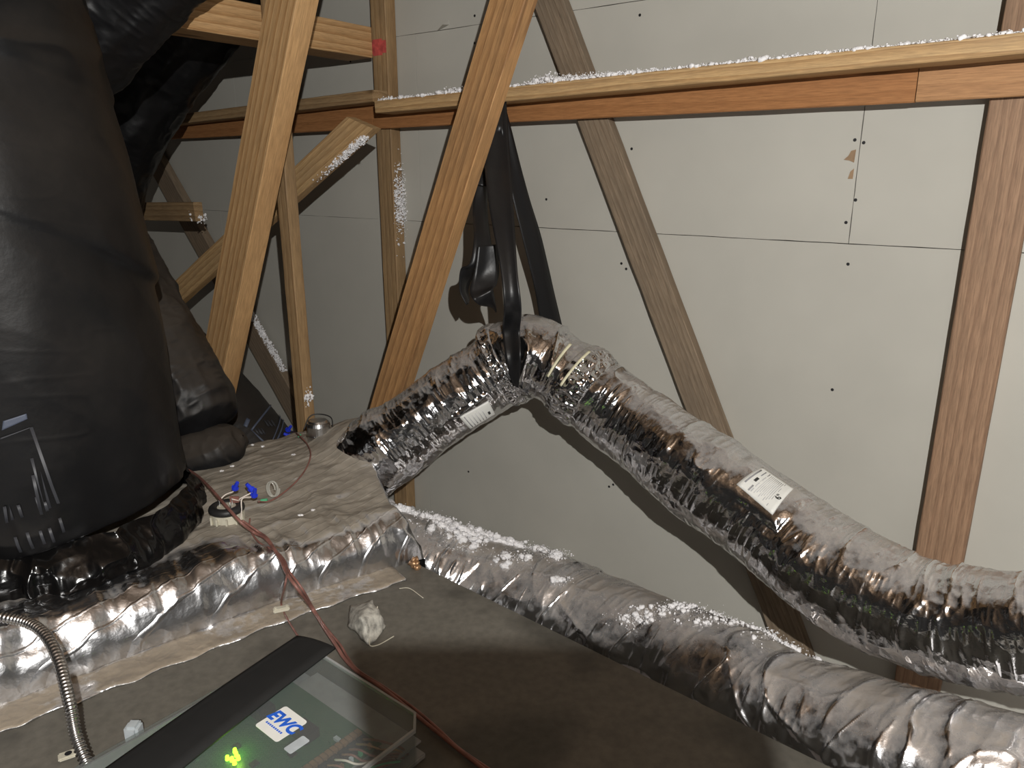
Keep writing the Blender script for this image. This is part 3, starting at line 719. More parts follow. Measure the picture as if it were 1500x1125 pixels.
lb2 = [T0.find(674, 612), T0.find(715, 588), T0.find(724, 607), T0.find(688, 629)]
mid = lambda L: (sum(a[0] for a in L) / 4, sum(a[1] for a in L) / 4)
m1, m2 = mid(lb1), mid(lb2)
hw = lambda L, k, m_: max(abs(a[k] - m_[k]) for a in L)
flats = [(m1[0], m1[1], hw(lb1, 0, m1) * 1.05 + .010, hw(lb1, 1, m1) * 1.05 + .05), (m2[0], m2[1], hw(lb2, 0, m2) * .95 + .005, hw(lb2, 1, m2) * .95 + .03)]
duct = empty('flexible_duct', (mp[1][0].x, mp[1][0].y, 0.69)); tag(duct, 'raised silver foil flexible duct bent over the black strap, running down to the right edge', 'duct')
TD = Tube(mp, 1150, 260, foil_disp(2.0, flats, 0.85)); TD.mesh('duct_jacket', M['foil'], duct, caps=False, wear=0.0026)
def lerp2(L, u, v):
    a, b, c, d = L; return tuple((1 - u) * (1 - v) * a[k] + u * (1 - v) * b[k] + u * v * c[k] + (1 - u) * v * d[k] for k in (0, 1))
def lab(L, par, marks):
    o = TD.patch('paper_label', 0, 0, 0, 0, 0.0022, M['label'], par, 12, 12, 0.0012, corners=L)
    for (u0, u1, v0, v1, mt) in marks:
        cc = [lerp2(L, u0, v0), lerp2(L, u1, v0), lerp2(L, u1, v1), lerp2(L, u0, v1)]
        TD.patch('print', 0, 0, 0, 0, 0.0027, M[mt], o, 6, 4, 0.0004, corners=cc)
    return o
# u runs from the upper left corner towards the right one (duct direction), v runs down across
mk = [(.06, .10, .15, .80, 'ink'), (.17, .24, .45, .60, 'ink_dark'), (.19, .22, .12, .34, 'ink'), (.30, .33, .1, .9, 'ink_light'), (.24, .28, .72, .92, 'ink')]
for k in range(9): mk.append((.38 + .045 * k, .395 + .045 * k, .12, .88 - .06 * (k % 3), 'ink_light'))
mk += [(.79, .80, .08, .92, 'ink')]
L1 = lab(lb1, duct, mk)
lab(lb2, duct, [(.1, .14, .1, .9, 'ink'), (.22, .25, .2, .9, 'ink_light'), (.33, .36, .2, .85, 'ink_light'), (.44, .47, .2, .85, 'ink_light'), (.55, .58, .2, .85, 'ink_light'), (.66, .69, .2, .85, 'ink_light'), (.80, .88, .5, .7, 'ink_dark')])
# the 6" printed near the lower right end of the big label
def on_lab(L, u, v, off=0.0028):
    s_, t_ = lerp2(L, u, v); return Vector(TD.pt(np.array(s_), np.array(t_), off + .006, False))
o0 = on_lab(lb1, .90, .55, .0048); eu = (on_lab(lb1, .90, .45) - o0).normalized(); ev = (on_lab(lb1, .80, .55) - o0).normalized(); en = eu.cross(ev).normalized(); ev = en.cross(eu)
mt = Matrix((eu, ev, en)).transposed().to_4x4(); mt.translation = o0
text_mesh('print', '6"', 0.021, mt, M['ink_dark'], L1, 0, 0.0002)
# two cream tie tails over the joint right of the bend
def strip_on(tube, name, p0, p1, w, mat, par, off=0.006):
    a, b = tube.find(*p0), tube.find(*p1); S = np.linspace(a[0], b[0], 24); Th = np.linspace(a[1], b[1], 24)
    A = []; B = []
    for s_, t_ in zip(S, Th):
        for k in (-1, 1):
            A.append(tube.pt(np.array(s_ + k * w / 2), np.array(t_), off, False)); B.append(tube.pt(np.array(s_ + k * w / 2), np.array(t_), off - 0.0025, False))
    return slab(name, np.array(A), np.array(B), 24, 2, mat, par)
strip_on(TD, 'tie_band', (836, 506), (803, 552), 0.007, M['cream'], duct, 0.016)
strip_on(TD, 'tie_band', (860, 521), (824, 566), 0.007, M['cream'], duct, 0.027)
# crumpled joint sleeve next to the bend
s_j = TD.find(848, 540)[0]
def sleeve(name, s0, s1, add, seed, par=duct, tube=TD, nt=200, mat='foil'):
    n = max(20, int((s1 - s0) / 0.0016)); S = np.linspace(s0, s1, n); th = np.linspace(0, 2 * math.pi, nt + 1)
    SS, TT = np.meshgrid(S, th, indexing='ij'); R = 0.11
    env = np.sin(np.pi * (SS - s0) / (s1 - s0)) ** 0.35
    e = (add + 0.0045 * ridge(SS * 30 + seed, np.cos(TT) * 5, np.sin(TT) * 5) + 0.003 * ridge(SS * 60, np.cos(TT) * 11 + seed, np.sin(TT) * 11)) * env
    A = tube.pt(SS, TT, 0, True) + 0 * SS[..., None]; B = tube.pt(SS, TT, e + 0.0, True)
    P = B.reshape(-1, 3); m = nt + 1
    i = np.arange(n - 1)[:, None]; j = np.arange(m - 1)[None, :]
    Q = np.stack([i * m + j, i * m + j + 1, (i + 1) * m + j + 1, (i + 1) * m + j], -1).reshape(-1, 4)
    return link(name, mesh_np(name, P, Q), M[mat], par, True)
sleeve('joint_sleeve', s_j - 0.035, s_j + 0.055, 0.007, 3.1)
s_k = TD.find(735, 560)[0]; sleeve('joint_sleeve', s_k - 0.03, s_k + 0.035, 0.006, 8.8)

# lower foil duct behind the cabinet
lp = [(Vector((-0.40, 2.02, .42)), .13), (PY(640, 838, 2.02), .145), (PY(735, 868, 1.98), .145), (PY(836, 905, 1.88), .145), (PY(975, 965, 1.68), .145), (PY(1150, 1050, 1.44), .145), (PY(1300, 1105, 1.28), .148), (PY(1440, 1150, 1.17), .145), (PY(1620, 1215, 1.06), .14)]
def low_disp(S, th, R):
    cx, cy = np.cos(th) * R, np.sin(th) * R; sk = S + 0.25 * np.sin(th) * 0.14
    w_ = 0.5 * vn(sk * 6, cx * 6, cy * 6)
    return 0.015 * fbm(sk * 3.5 + 4, cx * 4, cy * 4, 2) + 0.0062 * ridge(sk * 9 + 9 + w_, cx * 4, cy * 4) + 0.0028 * ridge(sk * 22 + 1 + w_, cx * 8, cy * 8) * (0.6 + vn(sk * 5, cx * 5, 2)) + 0.0012 * ridge(sk * 55, cx * 22, cy * 22) + 0.009 * np.clip(ridge(sk * 8 + cx * 9 + 3 + w_, cx * 5, cy * 5 + 7) - 0.62, 0, 1) + 0.008 * np.clip(ridge(sk * 16 - cx * 9, cx * 9, cy * 9 + 2) - 0.6, 0, 1)
duct2 = empty('flexible_duct', (0.1, 1.9, 0.1)); tag(duct2, 'low dusty brown foil duct lying behind the cabinet, white wool on it', 'duct')
TL = Tube(lp, 900, 240, low_disp); TL.mesh('duct_jacket', M['foil_low'], duct2, caps=False, wear=0.0022)

# ------------------------------------------------------------------ big upright black duct
def folds(S, th, z0, slope, wd, amp, t0):
    z = z0 + slope * np.sin(th - t0); return amp * np.exp(-((S - z) / wd) ** 2)
def bd_disp(S, th, R):
    cx, cy = np.cos(th) * R, np.sin(th) * R
    d = 0.007 * fbm(S * 3 + 2, cx * 4, cy * 4, 2) + 0.0012 * ridge(S * 7 + cx * 8, cx * 5, cy * 5) + 0.0010 * np.clip(ridge(S * 22 + 5 * cx, cx * 9, cy * 9) - 0.6, 0, 1)
    lo = np.exp(-((S - 0.03) / 0.07) ** 2); d = d + lo * 0.006 * ridge(S * 8, cx * 22, cy * 22)
    d = d + 0.006 * ridge(S * 14, cx * 9, cy * 9) * sstep(0.9, 1.0, S)
    f1 = S - (0.98 + 0.10 * np.cos(th - 2.2)); f2 = S - (0.66 + 0.16 * np.cos(th - 2.4))
    d = d + 0.010 * np.tanh(f1 / 0.008) * np.exp(-(f1 / 0.10) ** 2) * (0.6 + 0.6 * vn(cx * 4, cy * 4, 3)) + 0.007 * np.tanh(f2 / 0.006) * np.exp(-(f2 / 0.08) ** 2) * sstep(-0.2, 0.4, vn(cx * 5, cy * 5, 7))
    f3 = S - (0.10 + 0.03 * np.cos(th - 2.6)); d = d + 0.008 * np.exp(-(f3 / 0.008) ** 2) * sstep(0.0, 0.3, np.sin(th * 1.0 + 0.9))
    return d
bp = [(Vector((-1.06, 1.60, .735)), .255), (Vector((-1.065, 1.60, .76)), .29), (Vector((-1.075, 1.60, .84)), .302), (Vector((-1.09, 1.60, 1.0)), .308), (Vector((-1.10, 1.60, 1.3)), .308), (Vector((-1.13, 1.60, 1.6)), .303), (Vector((-1.17, 1.60, 1.9)), .295), (Vector((-1.22, 1.62, 2.2)), .29)]
big = empty('insulated_duct', (-1.06, 1.60, 0.69)); tag(big, 'huge upright black plastic covered duct at the left edge', 'duct')
TB = Tube(bp, 420, 420, bd_disp, ref=(0, 1, 0)); TB.mesh('duct_jacket', M['black'], big, caps=False)
# gathered collar film round its foot
def col_disp(S, th, R):
    cx, cy = np.cos(th) * R, np.sin(th) * R
    return 0.010 * ridge(S * 8 + 1, cx * 20, cy * 20) + 0.0035 * ridge(S * 18, cx * 36 + 2, cy * 36) + 0.0006 * ridge(S * 50, cx * 90 + 2, cy * 90) + 0.012 * fbm(S * 6, cx * 7, cy * 7, 2)
cp_ = [(Vector((-1.075, 1.61, .665)), .31), (Vector((-1.075, 1.61, .69)), .325), (Vector((-1.075, 1.61, .72)), .326), (Vector((-1.075, 1.61, .750)), .312), (Vector((-1.075, 1.61, .778)), .290)]
TC = Tube(cp_, 110, 620, col_disp, ref=(0, 1, 0)); TC.mesh('gathered_collar', M['black_shiny'], big, caps=False)
# printed panel low on the big duct
def print_patch(tube, name, c4, mat, par, off=0.0035, n=14, m=6):
    L = [tube.find(*p) for p in c4]; return tube.patch(name, 0, 0, 0, 0, off, M[mat], par, n, m, 0.0008, corners=L)
print_patch(TB, 'printed_bar', [(2, 618), (40, 608), (42, 617), (2, 632)], 'print_blue', big)
for c in ([(2,645),(47,627),(48,629),(2,647)], [(47,627),(49,627),(112,806),(110,807)]): print_patch(TB, 'printed_line', c, 'print_dim', big, n=24, m=3)
for k, (x0, y0, x1, y1) in enumerate([(44,674,64,752),(44,698,58,753),(58,688,73,748),(50,730,58,756),(24,742,31,762),(10,742,18,765),(2,745,8,768),(60,738,67,752),(70,720,80,745),(88,760,95,782),(20,790,28,812),(38,782,46,806),(54,780,62,800),(68,776,76,798)]):
    print_patch(TB, 'printed_line', [(x0, y0), (x0 + 4, y0 - 1), (x1 + 4, y1 - 1), (x1, y1)], 'print_dim', big, n=14, m=3)

# smaller black ducts
def blk(seed, amp=1.0):
    def f_(S, th, R):
        cx, cy = np.cos(th) * R, np.sin(th) * R
        return amp * (0.008 * fbm(S * 8 + seed, cx * 8, cy * 8, 2) + 0.004 * ridge(S * 14 + seed, cx * 18, cy * 18) + 0.0015 * ridge(S * 50, cx * 30, cy * 30))
    return f_
def black_duct(pts, label, seed, mat='black2', ns=220, nt=160, amp=1.0, caps=True, ref=(0, 0, 1)):
    p = pts[-1][0]; e = empty('insulated_duct', (p.x, p.y, p.z - pts[-1][1])); tag(e, label, 'duct')
    t = Tube(pts, ns, nt, blk(seed, amp), ref=ref); t.mesh('duct_jacket', M[mat], e, caps=caps); return e, t
e2, t2 = black_duct([(PY(150, 330, 2.30), .10), (PY(195, 440, 2.22), .125), (PY(235, 520, 2.16), .132), (PY(275, 590, 2.12), .135), (PY(293, 618, 2.10), .115), (PY(300, 632, 2.09), .06), (PY(303, 640, 2.09), .01)], 'dusty black duct end slumping beside the big duct', 5, caps=False)
e2b, t2b = black_duct([(PY(215, 690, 2.02), .06), (PY(255, 685, 2.03), .078), (PY(300, 668, 2.04), .080), (PY(332, 652, 2.06), .070), (PY(350, 642, 2.07), .045), (PY(356, 638, 2.07), .008)], 'low black bag-like roll lying on the plenum under the slumping duct end', 9, ns=160, nt=140, caps=False)
e3, t3 = black_duct([(PY(235, 500, 2.75), .135), (PY(300, 572, 2.66), .14), (PY(365, 648, 2.58), .14), (PY(420, 715, 2.52), .135), (PY(450, 760, 2.50), .13)], 'shiny black duct with grey print behind the plenum, left of the silver can', 13, 'black', amp=0.35)
e4, t4 = black_duct([(PY(318, -142, 2.12), .13), (PY(268, -95, 2.12), .13), (PY(190, -15, 2.13), .13), (PY(112, 72, 2.14), .13), (PY(40, 150, 2.2), .13)], 'thin black duct slanting down at the top left corner', 17, 'black2')
e5, t5 = black_duct([(PY(370, -90, 3.0), .17), (PY(290, 15, 3.0), .17), (PY(205, 130, 3.0), .17), (PY(150, 240, 3.0), .17), (PY(120, 380, 3.0), .17)], 'deep black duct in the dark behind the upper left beam', 21, 'black')
def prt(t, name, c, mat, par, **k): return print_patch(t, name, c, mat, par, **k)
for c in ([(366,628),(406,584),(408,586),(368,630)], [(366,628),(368,628),(392,648),(390,650)], [(398,645),(410,606),(412,607),(401,646)], [(404,645),(414,612),(417,613),(407,646)]):
    prt(t3, 'printed_line', c, 'print_blue', e3, n=10, m=3)
for k in range(6):
    x = 372 + k * 5; y = 626 + (k % 3) * 4 - k * 4; prt(t3, 'printed_line', [(x, y), (x + 2, y - 1), (x + 9, y + 8), (x + 7, y + 9)], 'print_dim', e3, n=6, m=3)
prt(t3, 'printed_bar', [(356, 622), (362, 610), (367, 613), (361, 625)], 'print_blue', e3, n=6, m=3)

# ------------------------------------------------------------------ black strap
strap = empty('hanging_strap', W(728, 165, 0.3)); tag(strap, 'black plastic strap hung from the rail, looped under the raised foil duct', 'strap')
def ribbon(name, L, R, mat, par, n=70, m=7, fold=0.006, seed=0, th=0.0016):
    A = catmull([list(p) for p in L], n); B = catmull([list(p) for p in R], n); top = []; bot = []
    Wd = B - A; T = np.gradient((A + B) / 2, axis=0); Nn = np.cross(T, Wd); Nn /= np.linalg.norm(Nn, axis=1)[:, None] + 1e-9
    for i in range(n):
        for k in range(m):
            u = k / (m - 1); p = A[i] * (1 - u) + B[i] * u + Nn[i] * fold * (math.sin(u * 5 + seed + i * 0.03) + 0.5 * float(vn(i * 0.12, u * 3, seed)))
            top.append(p + Nn[i] * th / 2); bot.append(p - Nn[i] * th / 2)
    return slab(name, np.array(top), np.array(bot), n, m, mat, par)
P_ = PY
# front band comes down over the crest of the duct
def ontube(px, py, off=0.012):
    s_, t_ = TD.find(px, py); return Vector(TD.pt(np.array(s_), np.array(t_), off))
ribbon('strap_band', [P_(712, 150, 2.27), P_(708, 215, 2.19), P_(716, 300, 2.08), P_(733, 395, 1.985), P_(738, 450, 1.965), ontube(742, 490, .022), ontube(746, 525, .022), ontube(752, 562, .018)],
       [P_(742, 148, 2.28), P_(746, 215, 2.20), P_(752, 300, 2.08), P_(758, 395, 1.985), P_(764, 450, 1.965), ontube(766, 490, .022), ontube(766, 525, .022), ontube(762, 562, .018)], M['strap'], strap, seed=1.0, m=9, fold=0.004)
# back band passes behind the duct
ribbon('strap_band', [P_(722, 150, 2.28), P_(745, 260, 2.26), P_(766, 350, 2.27), P_(785, 430, 2.30), P_(797, 500, 2.32)],
       [P_(738, 150, 2.30), P_(766, 260, 2.29), P_(793, 350, 2.31), P_(815, 440, 2.34), P_(832, 510, 2.36)], M['strap'], strap, seed=3.0, fold=0.003)
# loose tail that curls up beside the duct
ribbon('strap_tail', [P_(712, 165, 2.24), P_(704, 225, 2.25), P_(693, 300, 2.20), P_(694, 350, 2.12), P_(688, 385, 2.10), P_(675, 395, 2.11), P_(673, 425, 2.12), P_(682, 447, 2.12)],
       [P_(728, 165, 2.26), P_(721, 225, 2.26), P_(715, 300, 2.22), P_(720, 350, 2.15), P_(722, 385, 2.13), P_(700, 402, 2.15), P_(688, 420, 2.17), P_(690, 440, 2.17)], M['strap'], strap, seed=5.0, fold=0.005)
ribbon('strap_tail', [P_(700, 360, 2.08), P_(694, 400, 2.07), P_(688, 425, 2.05), P_(694, 440, 2.03), P_(705, 448, 2.05), P_(720, 450, 2.10)],
       [P_(728, 358, 2.10), P_(731, 395, 2.09), P_(727, 418, 2.07), P_(722, 425, 2.05), P_(724, 437, 2.07), P_(728, 457, 2.12)], M['strap'], strap, seed=2.0, fold=0.003)
# knot over the rail
ribbon('strap_band', [P_(724, 152, 2.25), P_(716, 178, 2.22), P_(704, 215, 2.25), P_(698, 270, 2.21)], [P_(736, 152, 2.26), P_(738, 195, 2.22), P_(729, 225, 2.25), P_(720, 275, 2.21)], M['strap'], strap, seed=7.0, fold=0.006)

# ------------------------------------------------------------------ sensor cup, wires, silver cap on the plenum
sp = PT(334, 762); zt = sp.z - 0.004
sensor = empty('duct_sensor', (sp.x, sp.y, zt)); tag(sensor, 'round cream cup with black rubber rim and blue wire nuts on the plenum', 'sensor')
mt = Matrix.Translation((sp.x, sp.y, zt))
bm = bmesh.new(); bm_cyl(bm, (0, 0, 0), 0.036, 0.037, 0.034, 40, mt)
for k in range(10):
    a = k * math.tau / 10; bm_box(bm, (0.037 * math.cos(a), 0.037 * math.sin(a), 0.012), 0.004, 0.010, 0.022, mt)
from_bm('cup', bm, M['beige'], sensor)
def torus(name, c, R, r, mat, par, mtx=None, a=48, b=12, sq=1.0, arc=math.tau):
    V = []; 
    for i in range(a):
        for j in range(b):
            t_ = arc * i / a; p = math.tau * j / b; V.append(((R + r * math.cos(p)) * math.cos(t_), (R + r * math.cos(p)) * math.sin(t_), r * sq * math.sin(p)))
    V = [((mtx or Matrix()) @ Vector(v)) + Vector(c) for v in V]
    Q = [[i * b + j, ((i + 1) % a) * b + j, ((i + 1) % a) * b + (j + 1) % b, i * b + (j + 1) % b] for i in range(a) for j in range(b)]
    return link(name, mesh_np(name, V, Q), mat, par, True)
torus('rubber_rim', (sp.x, sp.y, zt + 0.036), 0.031, 0.011, M['rubber'], sensor, sq=0.9)
bm = bmesh.new(); bm_cyl(bm, (0, 0, 0.034), 0.026, 0.024, 0.007, 30, mt); from_bm('cap_disc', bm, M['beige'], sensor)
for (dx, dy) in ((-.016, .0), (.010, .012), (.014, -.012)):
    bm = bmesh.new(); bm_cyl(bm, (dx, dy, 0.040), 0.0018, 0.0014, 0.017, 8, mt); from_bm('terminal_pin', bm, M['steel'], sensor)
def nut(px, py, z, tilt, par, s=1.0):
    p = Z(px, py, z); R_ = Matrix.Translation(p) @ Matrix.Rotation(tilt, 4, 'Y') @ Matrix.Rotation(0.2, 4, 'X') @ Matrix.Scale(s, 4)
    bm = bmesh.new(); bm_cyl(bm, (0, 0, -0.010), 0.0062, 0.0042, 0.020, 12, R_); bm_cyl(bm, (0, 0, -0.013), 0.0072, 0.0068, 0.006, 12, R_)
    for k in range(2): bm_box(bm, ((-1) ** k * 0.0065, 0, -0.008), 0.004, 0.0022, 0.008, R_)
    o = from_bm('wire_nut', bm, M['blue'], par); return p
n1 = nut(346, 711, zt + .088, 0.5, sensor); n2 = nut(365, 713, zt + .086, -0.55, sensor); n3 = nut(373, 721, zt + .078, 0.3, sensor)
q_ = lambda dx, dy, dz: Vector((sp.x + dx, sp.y + dy, zt + dz))
wire('pale_lead', [q_(-.016, 0, .055), q_(-.004, .01, .066), n1 + Vector((-.008, 0, -.016))], 0.0016, M['white_wire'], sensor, 6)
wire('pale_lead', [q_(.010, .012, .054), q_(.03, .012, .05), q_(.034, 0, .06), n2 + Vector((.007, 0, -.014))], 0.0016, M['white_wire'], sensor, 6)
wire('pale_lead', [q_(.038, -.02, .01), q_(.040, -.012, .035), q_(.040, 0, .06), n3 + Vector((-.004, 0, -.012))], 0.0016, M['white_wire'], sensor, 6)
bm = bmesh.new(); bm_box(bm, (0.016, 0.014, 0.052), 0.022, 0.004, 0.016, mt); from_bm('copper_plate', bm, M['copper'], sensor)
# clear coil
cc = PT(396, 718, 0.022)
coil = empty('tube_coil', (cc.x, cc.y, cc.z - 0.022)); tag(coil, 'small coil of clear tubing beside the blue wire nuts', 'tube')
pts = [];
for k in range(46):
    a = k * math.tau / 15; pts.append(cc + Vector((0.012 * math.cos(a) + 0.0006 * k * 0.3, 0.004 * math.sin(a * 0.3) + k * 0.0003, 0.021 * math.sin(a))))
wire('coil_loops', pts, 0.0022, M['clear_tube'], coil, 8, 180)
# thermostat wires
def pw(lst, off=0.004): return [PT(x, y, o if o is not None else off) for (x, y, o) in lst]
main = pw([(262, 682, .02), (285, 694, .02), (305, 712, .04), (330, 740, .056), (352, 764, .048), (372, 780, .012), (390, 790, .01), (408, 815, .006), (420, 840, .006), (438, 865, .008), (458, 893, .010), (475, 920, .012)])
main += [Z(492, 945, .60), Z(505, 965, .595), Z(525, 985, .59), Z(560, 1008, .588), Z(600, 1040, .586), Z(640, 1072, .586), Z(672, 1098, .586), Z(720, 1135, .586), Z(770, 1170, .586)]
w1 = wire('cable', main, 0.0036, M['copper'], None, 10, 260); tag(w1, 'brown thermostat cable running from the black duct past the control box', 'cable')
w2 = wire('cable', [p + Vector((.004, .002, 0.0015 + 0.001 * math.sin(k * 2.1))) + Vector((0.004 * math.sin(k * 1.7), 0, 0)) for k, p in enumerate(main[4:])], 0.0026, M['copper'], None, 8, 220); tag(w2, 'thinner brown wire twisting along the main brown cable', 'cable')
w3 = wire('cable', pw([(366, 760, .012), (366, 775, .006), (380, 795, .005), (405, 808, .004), (420, 828, .004), (418, 855, .004), (412, 885, .006), (420, 905, .006), (432, 925, .008), (445, 945, .01)]), 0.0022, M['copper'], None, 8, 90); tag(w3, 'short brown wire hanging from the cup to the black strip end', 'cable')
w4 = wire('cable', pw([(378, 735, .02), (395, 734, .008), (415, 722, .006), (436, 703, .006), (450, 683, .006), (455, 664, .008), (448, 648, .012), (436, 636, .018), (428, 632, .03)]), 0.0022, M['copper'], None, 8, 90); tag(w4, 'brown wire looping from the green splice to the rear blue nuts', 'cable')
sl = PT(387, 733, .01); bm = bmesh.new(); bm_cyl(bm, (0, 0, -0.008), 0.0045, 0.0045, 0.016, 10, Matrix.Translation(sl) @ Matrix.Rotation(1.45, 4, 'Y')); from_bm('green_splice', bm, M['green_wire'], w4)['label'] = 'green splice sleeve'
bm = bmesh.new(); bm_cyl(bm, (0, 0, 0), 0.0022, 0.0022, 0.012, 8, Matrix.Translation(PT(437, 640, .014)) @ Matrix.Rotation(.8, 4, 'Y')); from_bm('green_splice', bm, M['green_wire'], w4)
nut(424, 627, w4.bound_box[0][2] * 0 + PT(428, 632, .035).z, 0.7, w4, 1.15); nut(420, 637, PT(428, 632, .018).z, -1.0, w4, 1.15)
# pale cable clip joining wires at the front edge
kp = PT(412, 892, .008); bm = bmesh.new(); km = Matrix.Translation(kp) @ Matrix.Rotation(0.4, 4, 'Z')
bm_box(bm, (0, 0, 0), 0.034, 0.014, 0.009, km, 0.002); bm_cyl(bm, (-.012, 0, .004), .003, .003, .003, 10, km); bm_cyl(bm, (.012, 0, .004), .003, .003, .003, 10, km)
clip = from_bm('cable_clip', bm, M['beige'], None); tag(clip, 'pale plastic clip on the wires at the front fold of the plenum', 'clip')
# silver cap with black wire behind
s0 = Z(467, 634, .735); sc = empty('vent_can', s0); tag(sc, 'small round silver can at the back of the plenum', 'can')
bm = bmesh.new(); mt = Matrix.Translation(s0); bm_cyl(bm, (0, 0, -.03), .034, .034, .055, 32, mt); bm_cyl(bm, (0, 0, .025), .036, .033, .010, 32, mt); bm_cyl(bm, (0, 0, .035), .030, .026, .006, 32, mt)
from_bm('can_body', bm, M['steel'], sc, False)
torus('can_bead', s0 + Vector((0, 0, -0.004)), .0345, .0028, M['steel'], sc)
wire('black_lead', [s0 + Vector((-.045, .0, .01)), s0 + Vector((-.03, .02, .045)), s0 + Vector((.0, .03, .05)), s0 + Vector((.035, .02, .042)), s0 + Vector((.044, 0, .015))], .002, M['rubber'], sc, 6)
# crumbs on the plenum
crumbs = [(541-0, 0, 0)]
for k, (x, y) in enumerate([(430, 666), (440, 755), (458, 747), (370, 652), (385, 654), (340, 683), (325, 690), (463, 638)]):
    p = PT(x, y, 0.001); bm = bmesh.new(); bmesh.ops.create_icosphere(bm, subdivisions=2, radius=0.0042 if k else 0.005)
    for v in bm.verts: v.co = Vector((v.co.x * 1.3, v.co.y, v.co.z * .6)) * (1 + 0.5 * random.uniform(-1, 1)) + p
    o = from_bm('crumb', bm, M['fluff'], None); tag(o, ['white crumb inside the loop of the thin brown wire', 'largest white crumb on the plenum, below the clear coil', 'tiny white crumb right of the largest one',
    'white crumb at the edge of the black roll', 'white crumb just right of the one by the black roll', 'white crumb in front of the black roll', 'white crumb nearest the big duct collar', 'white crumb at the foot of the silver can'][k], 'debris', 'white crumbs on the plenum')
p = PT(371, 650); fl_ = fluff('wool_tuft', [p + Vector((random.uniform(-.018, .018), random.uniform(-.01, .01), random.uniform(0, .01))) for _ in range(60)], .002, .005, 'white wool tuft at the edge of the black roll', 'insulation')

# ------------------------------------------------------------------ flexible metal conduit at the lower left
cpts = [Z(-60, 892, .74), Z(0, 903, .735), Z(40, 912, .73), Z(66, 930, .725), Z(84, 962, .715), Z(95, 1000, .70), Z(104, 1040, .68), Z(112, 1080, .65), Z(130, 1125, .62), Z(150, 1165, .60)]
Lc = 420
cond = wire('flexible_conduit', cpts, 0.0088, M['conduit'], None, 16, Lc, bumpy=lambda k: 1 + 0.13 * np.sin(k * math.tau / 6)); tag(cond, 'ribbed grey metal conduit curving down the lower left corner', 'conduit')
# small tag with a hole, and metal edge at the lower left
tg = Z(100, 1103, .589); tb = empty('screw_clip', (tg.x, tg.y, .581)); tag(tb, 'small beige clip with a dark screw hole at the lower left', 'clip')
mt = Matrix.Translation((tg.x, tg.y, .5815)) @ Matrix.Rotation(0.55, 4, 'Z')
bm = bmesh.new(); bm_box(bm, (0, 0, .004), .030, .018, .006, mt, .002); from_bm('clip_body', bm, M['beige'], tb)
bm = bmesh.new(); bm_cyl(bm, (0, 0, .0065), .0055, .0055, .001, 16, mt); from_bm('screw', bm, M['screw'], tb)

# ------------------------------------------------------------------ handheld slab beside the lens, added out of view to shade the cabinet
ph = empty('shade_slab', (0.185, -0.02, 1.402)); tag(ph, 'dark handheld slab added just out of view to shade the cabinet', 'shade_slab')
bm = bmesh.new(); bm_box(bm, (0.180, -0.02, 1.465), 0.215, 0.009, 0.130, None, 0.003); from_bm('slab_body', bm, M['rubber'], ph)
bm = bmesh.new(); bm_box(bm, (0.180, -0.0255, 1.465), 0.205, 0.0012, 0.120); from_bm('slab_face', bm, M['chip'], ph)

# ------------------------------------------------------------------ control box
ba = Vector((0.775, -0.632, 0)).normalized(); bb = Vector((-0.632, -0.775, 0)).normalized()
K0 = Z(479, 961, .655); K0 = Vector((K0.x, K0.y, 0)) - ba * 0.075   # far left corner of the lid
BM_ = Matrix((ba, bb, UP)).transposed().to_4x4(); BM_ = Matrix((ba, -bb, UP)).transposed().to_4x4(); BM_.translation = (K0.x, K0.y, .581)
box = empty('control_box', (K0.x, K0.y, .581)); tag(box, 'clear lidded control box with green circuit board and a black strip, bottom left of centre', 'control box')
Wb, Lb, Hb = 0.335, 0.50, 0.072
def bxo(name, x0, x1, y0, y1, z0, z1, mat, par=box, bev=0.0):
    bm = bmesh.new(); bm_box(bm, ((x0 + x1) / 2, -(y0 + y1) / 2, (z0 + z1) / 2), x1 - x0, y1 - y0, z1 - z0, BM_, bev); return from_bm(name, bm, M[mat], par)
bxo('tray', 0.0, Wb - .004, 0.004, Lb, 0.0, 0.010, 'box_grey', bev=.002)
bm = bmesh.new(); ch_ = 0.028
prof = [(0, 0), (Wb - ch_, 0), (Wb, ch_), (Wb, Lb), (0, Lb)]
# lid: thin top plus thin walls with a chamfered corner
def prism(name, pr, z0, z1, mat, par=box):
    bm = bmesh.new(); v0 = [bm.verts.new(BM_ @ Vector((x, -y, z0))) for x, y in pr]; v1 = [bm.verts.new(BM_ @ Vector((x, -y, z1))) for x, y in pr]
    bm.faces.new(v0); bm.faces.new(v1[::-1])
    for k in range(len(pr)): bm.faces.new((v0[k], v0[(k + 1) % len(pr)], v1[(k + 1) % len(pr)], v1[k]))
    return from_bm(name, bm, M[mat], par)
bm.free()
lid = prism('clear_lid', prof, Hb - 0.003, Hb, 'lid')
t_ = 0.004
prism('lid_rim', [(0, 0), (Wb - ch_, 0), (Wb, ch_), (Wb, Lb), (Wb - t_, Lb), (Wb - t_, ch_ + t_ * .4), (Wb - ch_ - t_ * .4, t_), (0, t_)], Hb - 0.005, Hb + 0.0015, 'lid_edge')
prism('lid_wall', [(0, .0005), (Wb - ch_, .0005), (Wb - .0005, ch_), (Wb - .0005, Lb), (Wb - .003, Lb), (Wb - .003, ch_ + .001), (Wb - ch_ - .001, .003), (0, .003)], 0.0, Hb - 0.005, 'lid')
bxo('circuit_board', 0.02, Wb - .055, 0.052, Lb - .02, 0.030, 0.0325, 'pcb')
bxo('glow_shield', 0.0, 0.004, 0.004, Lb, 0.010, Hb - .006, 'box_grey')  # opaque side added to keep the led glow off the plenum foil
bxo('inner_shelf', 0.05, Wb - .012, 0.006, 0.058, 0.028, 0.031, 'box_grey')
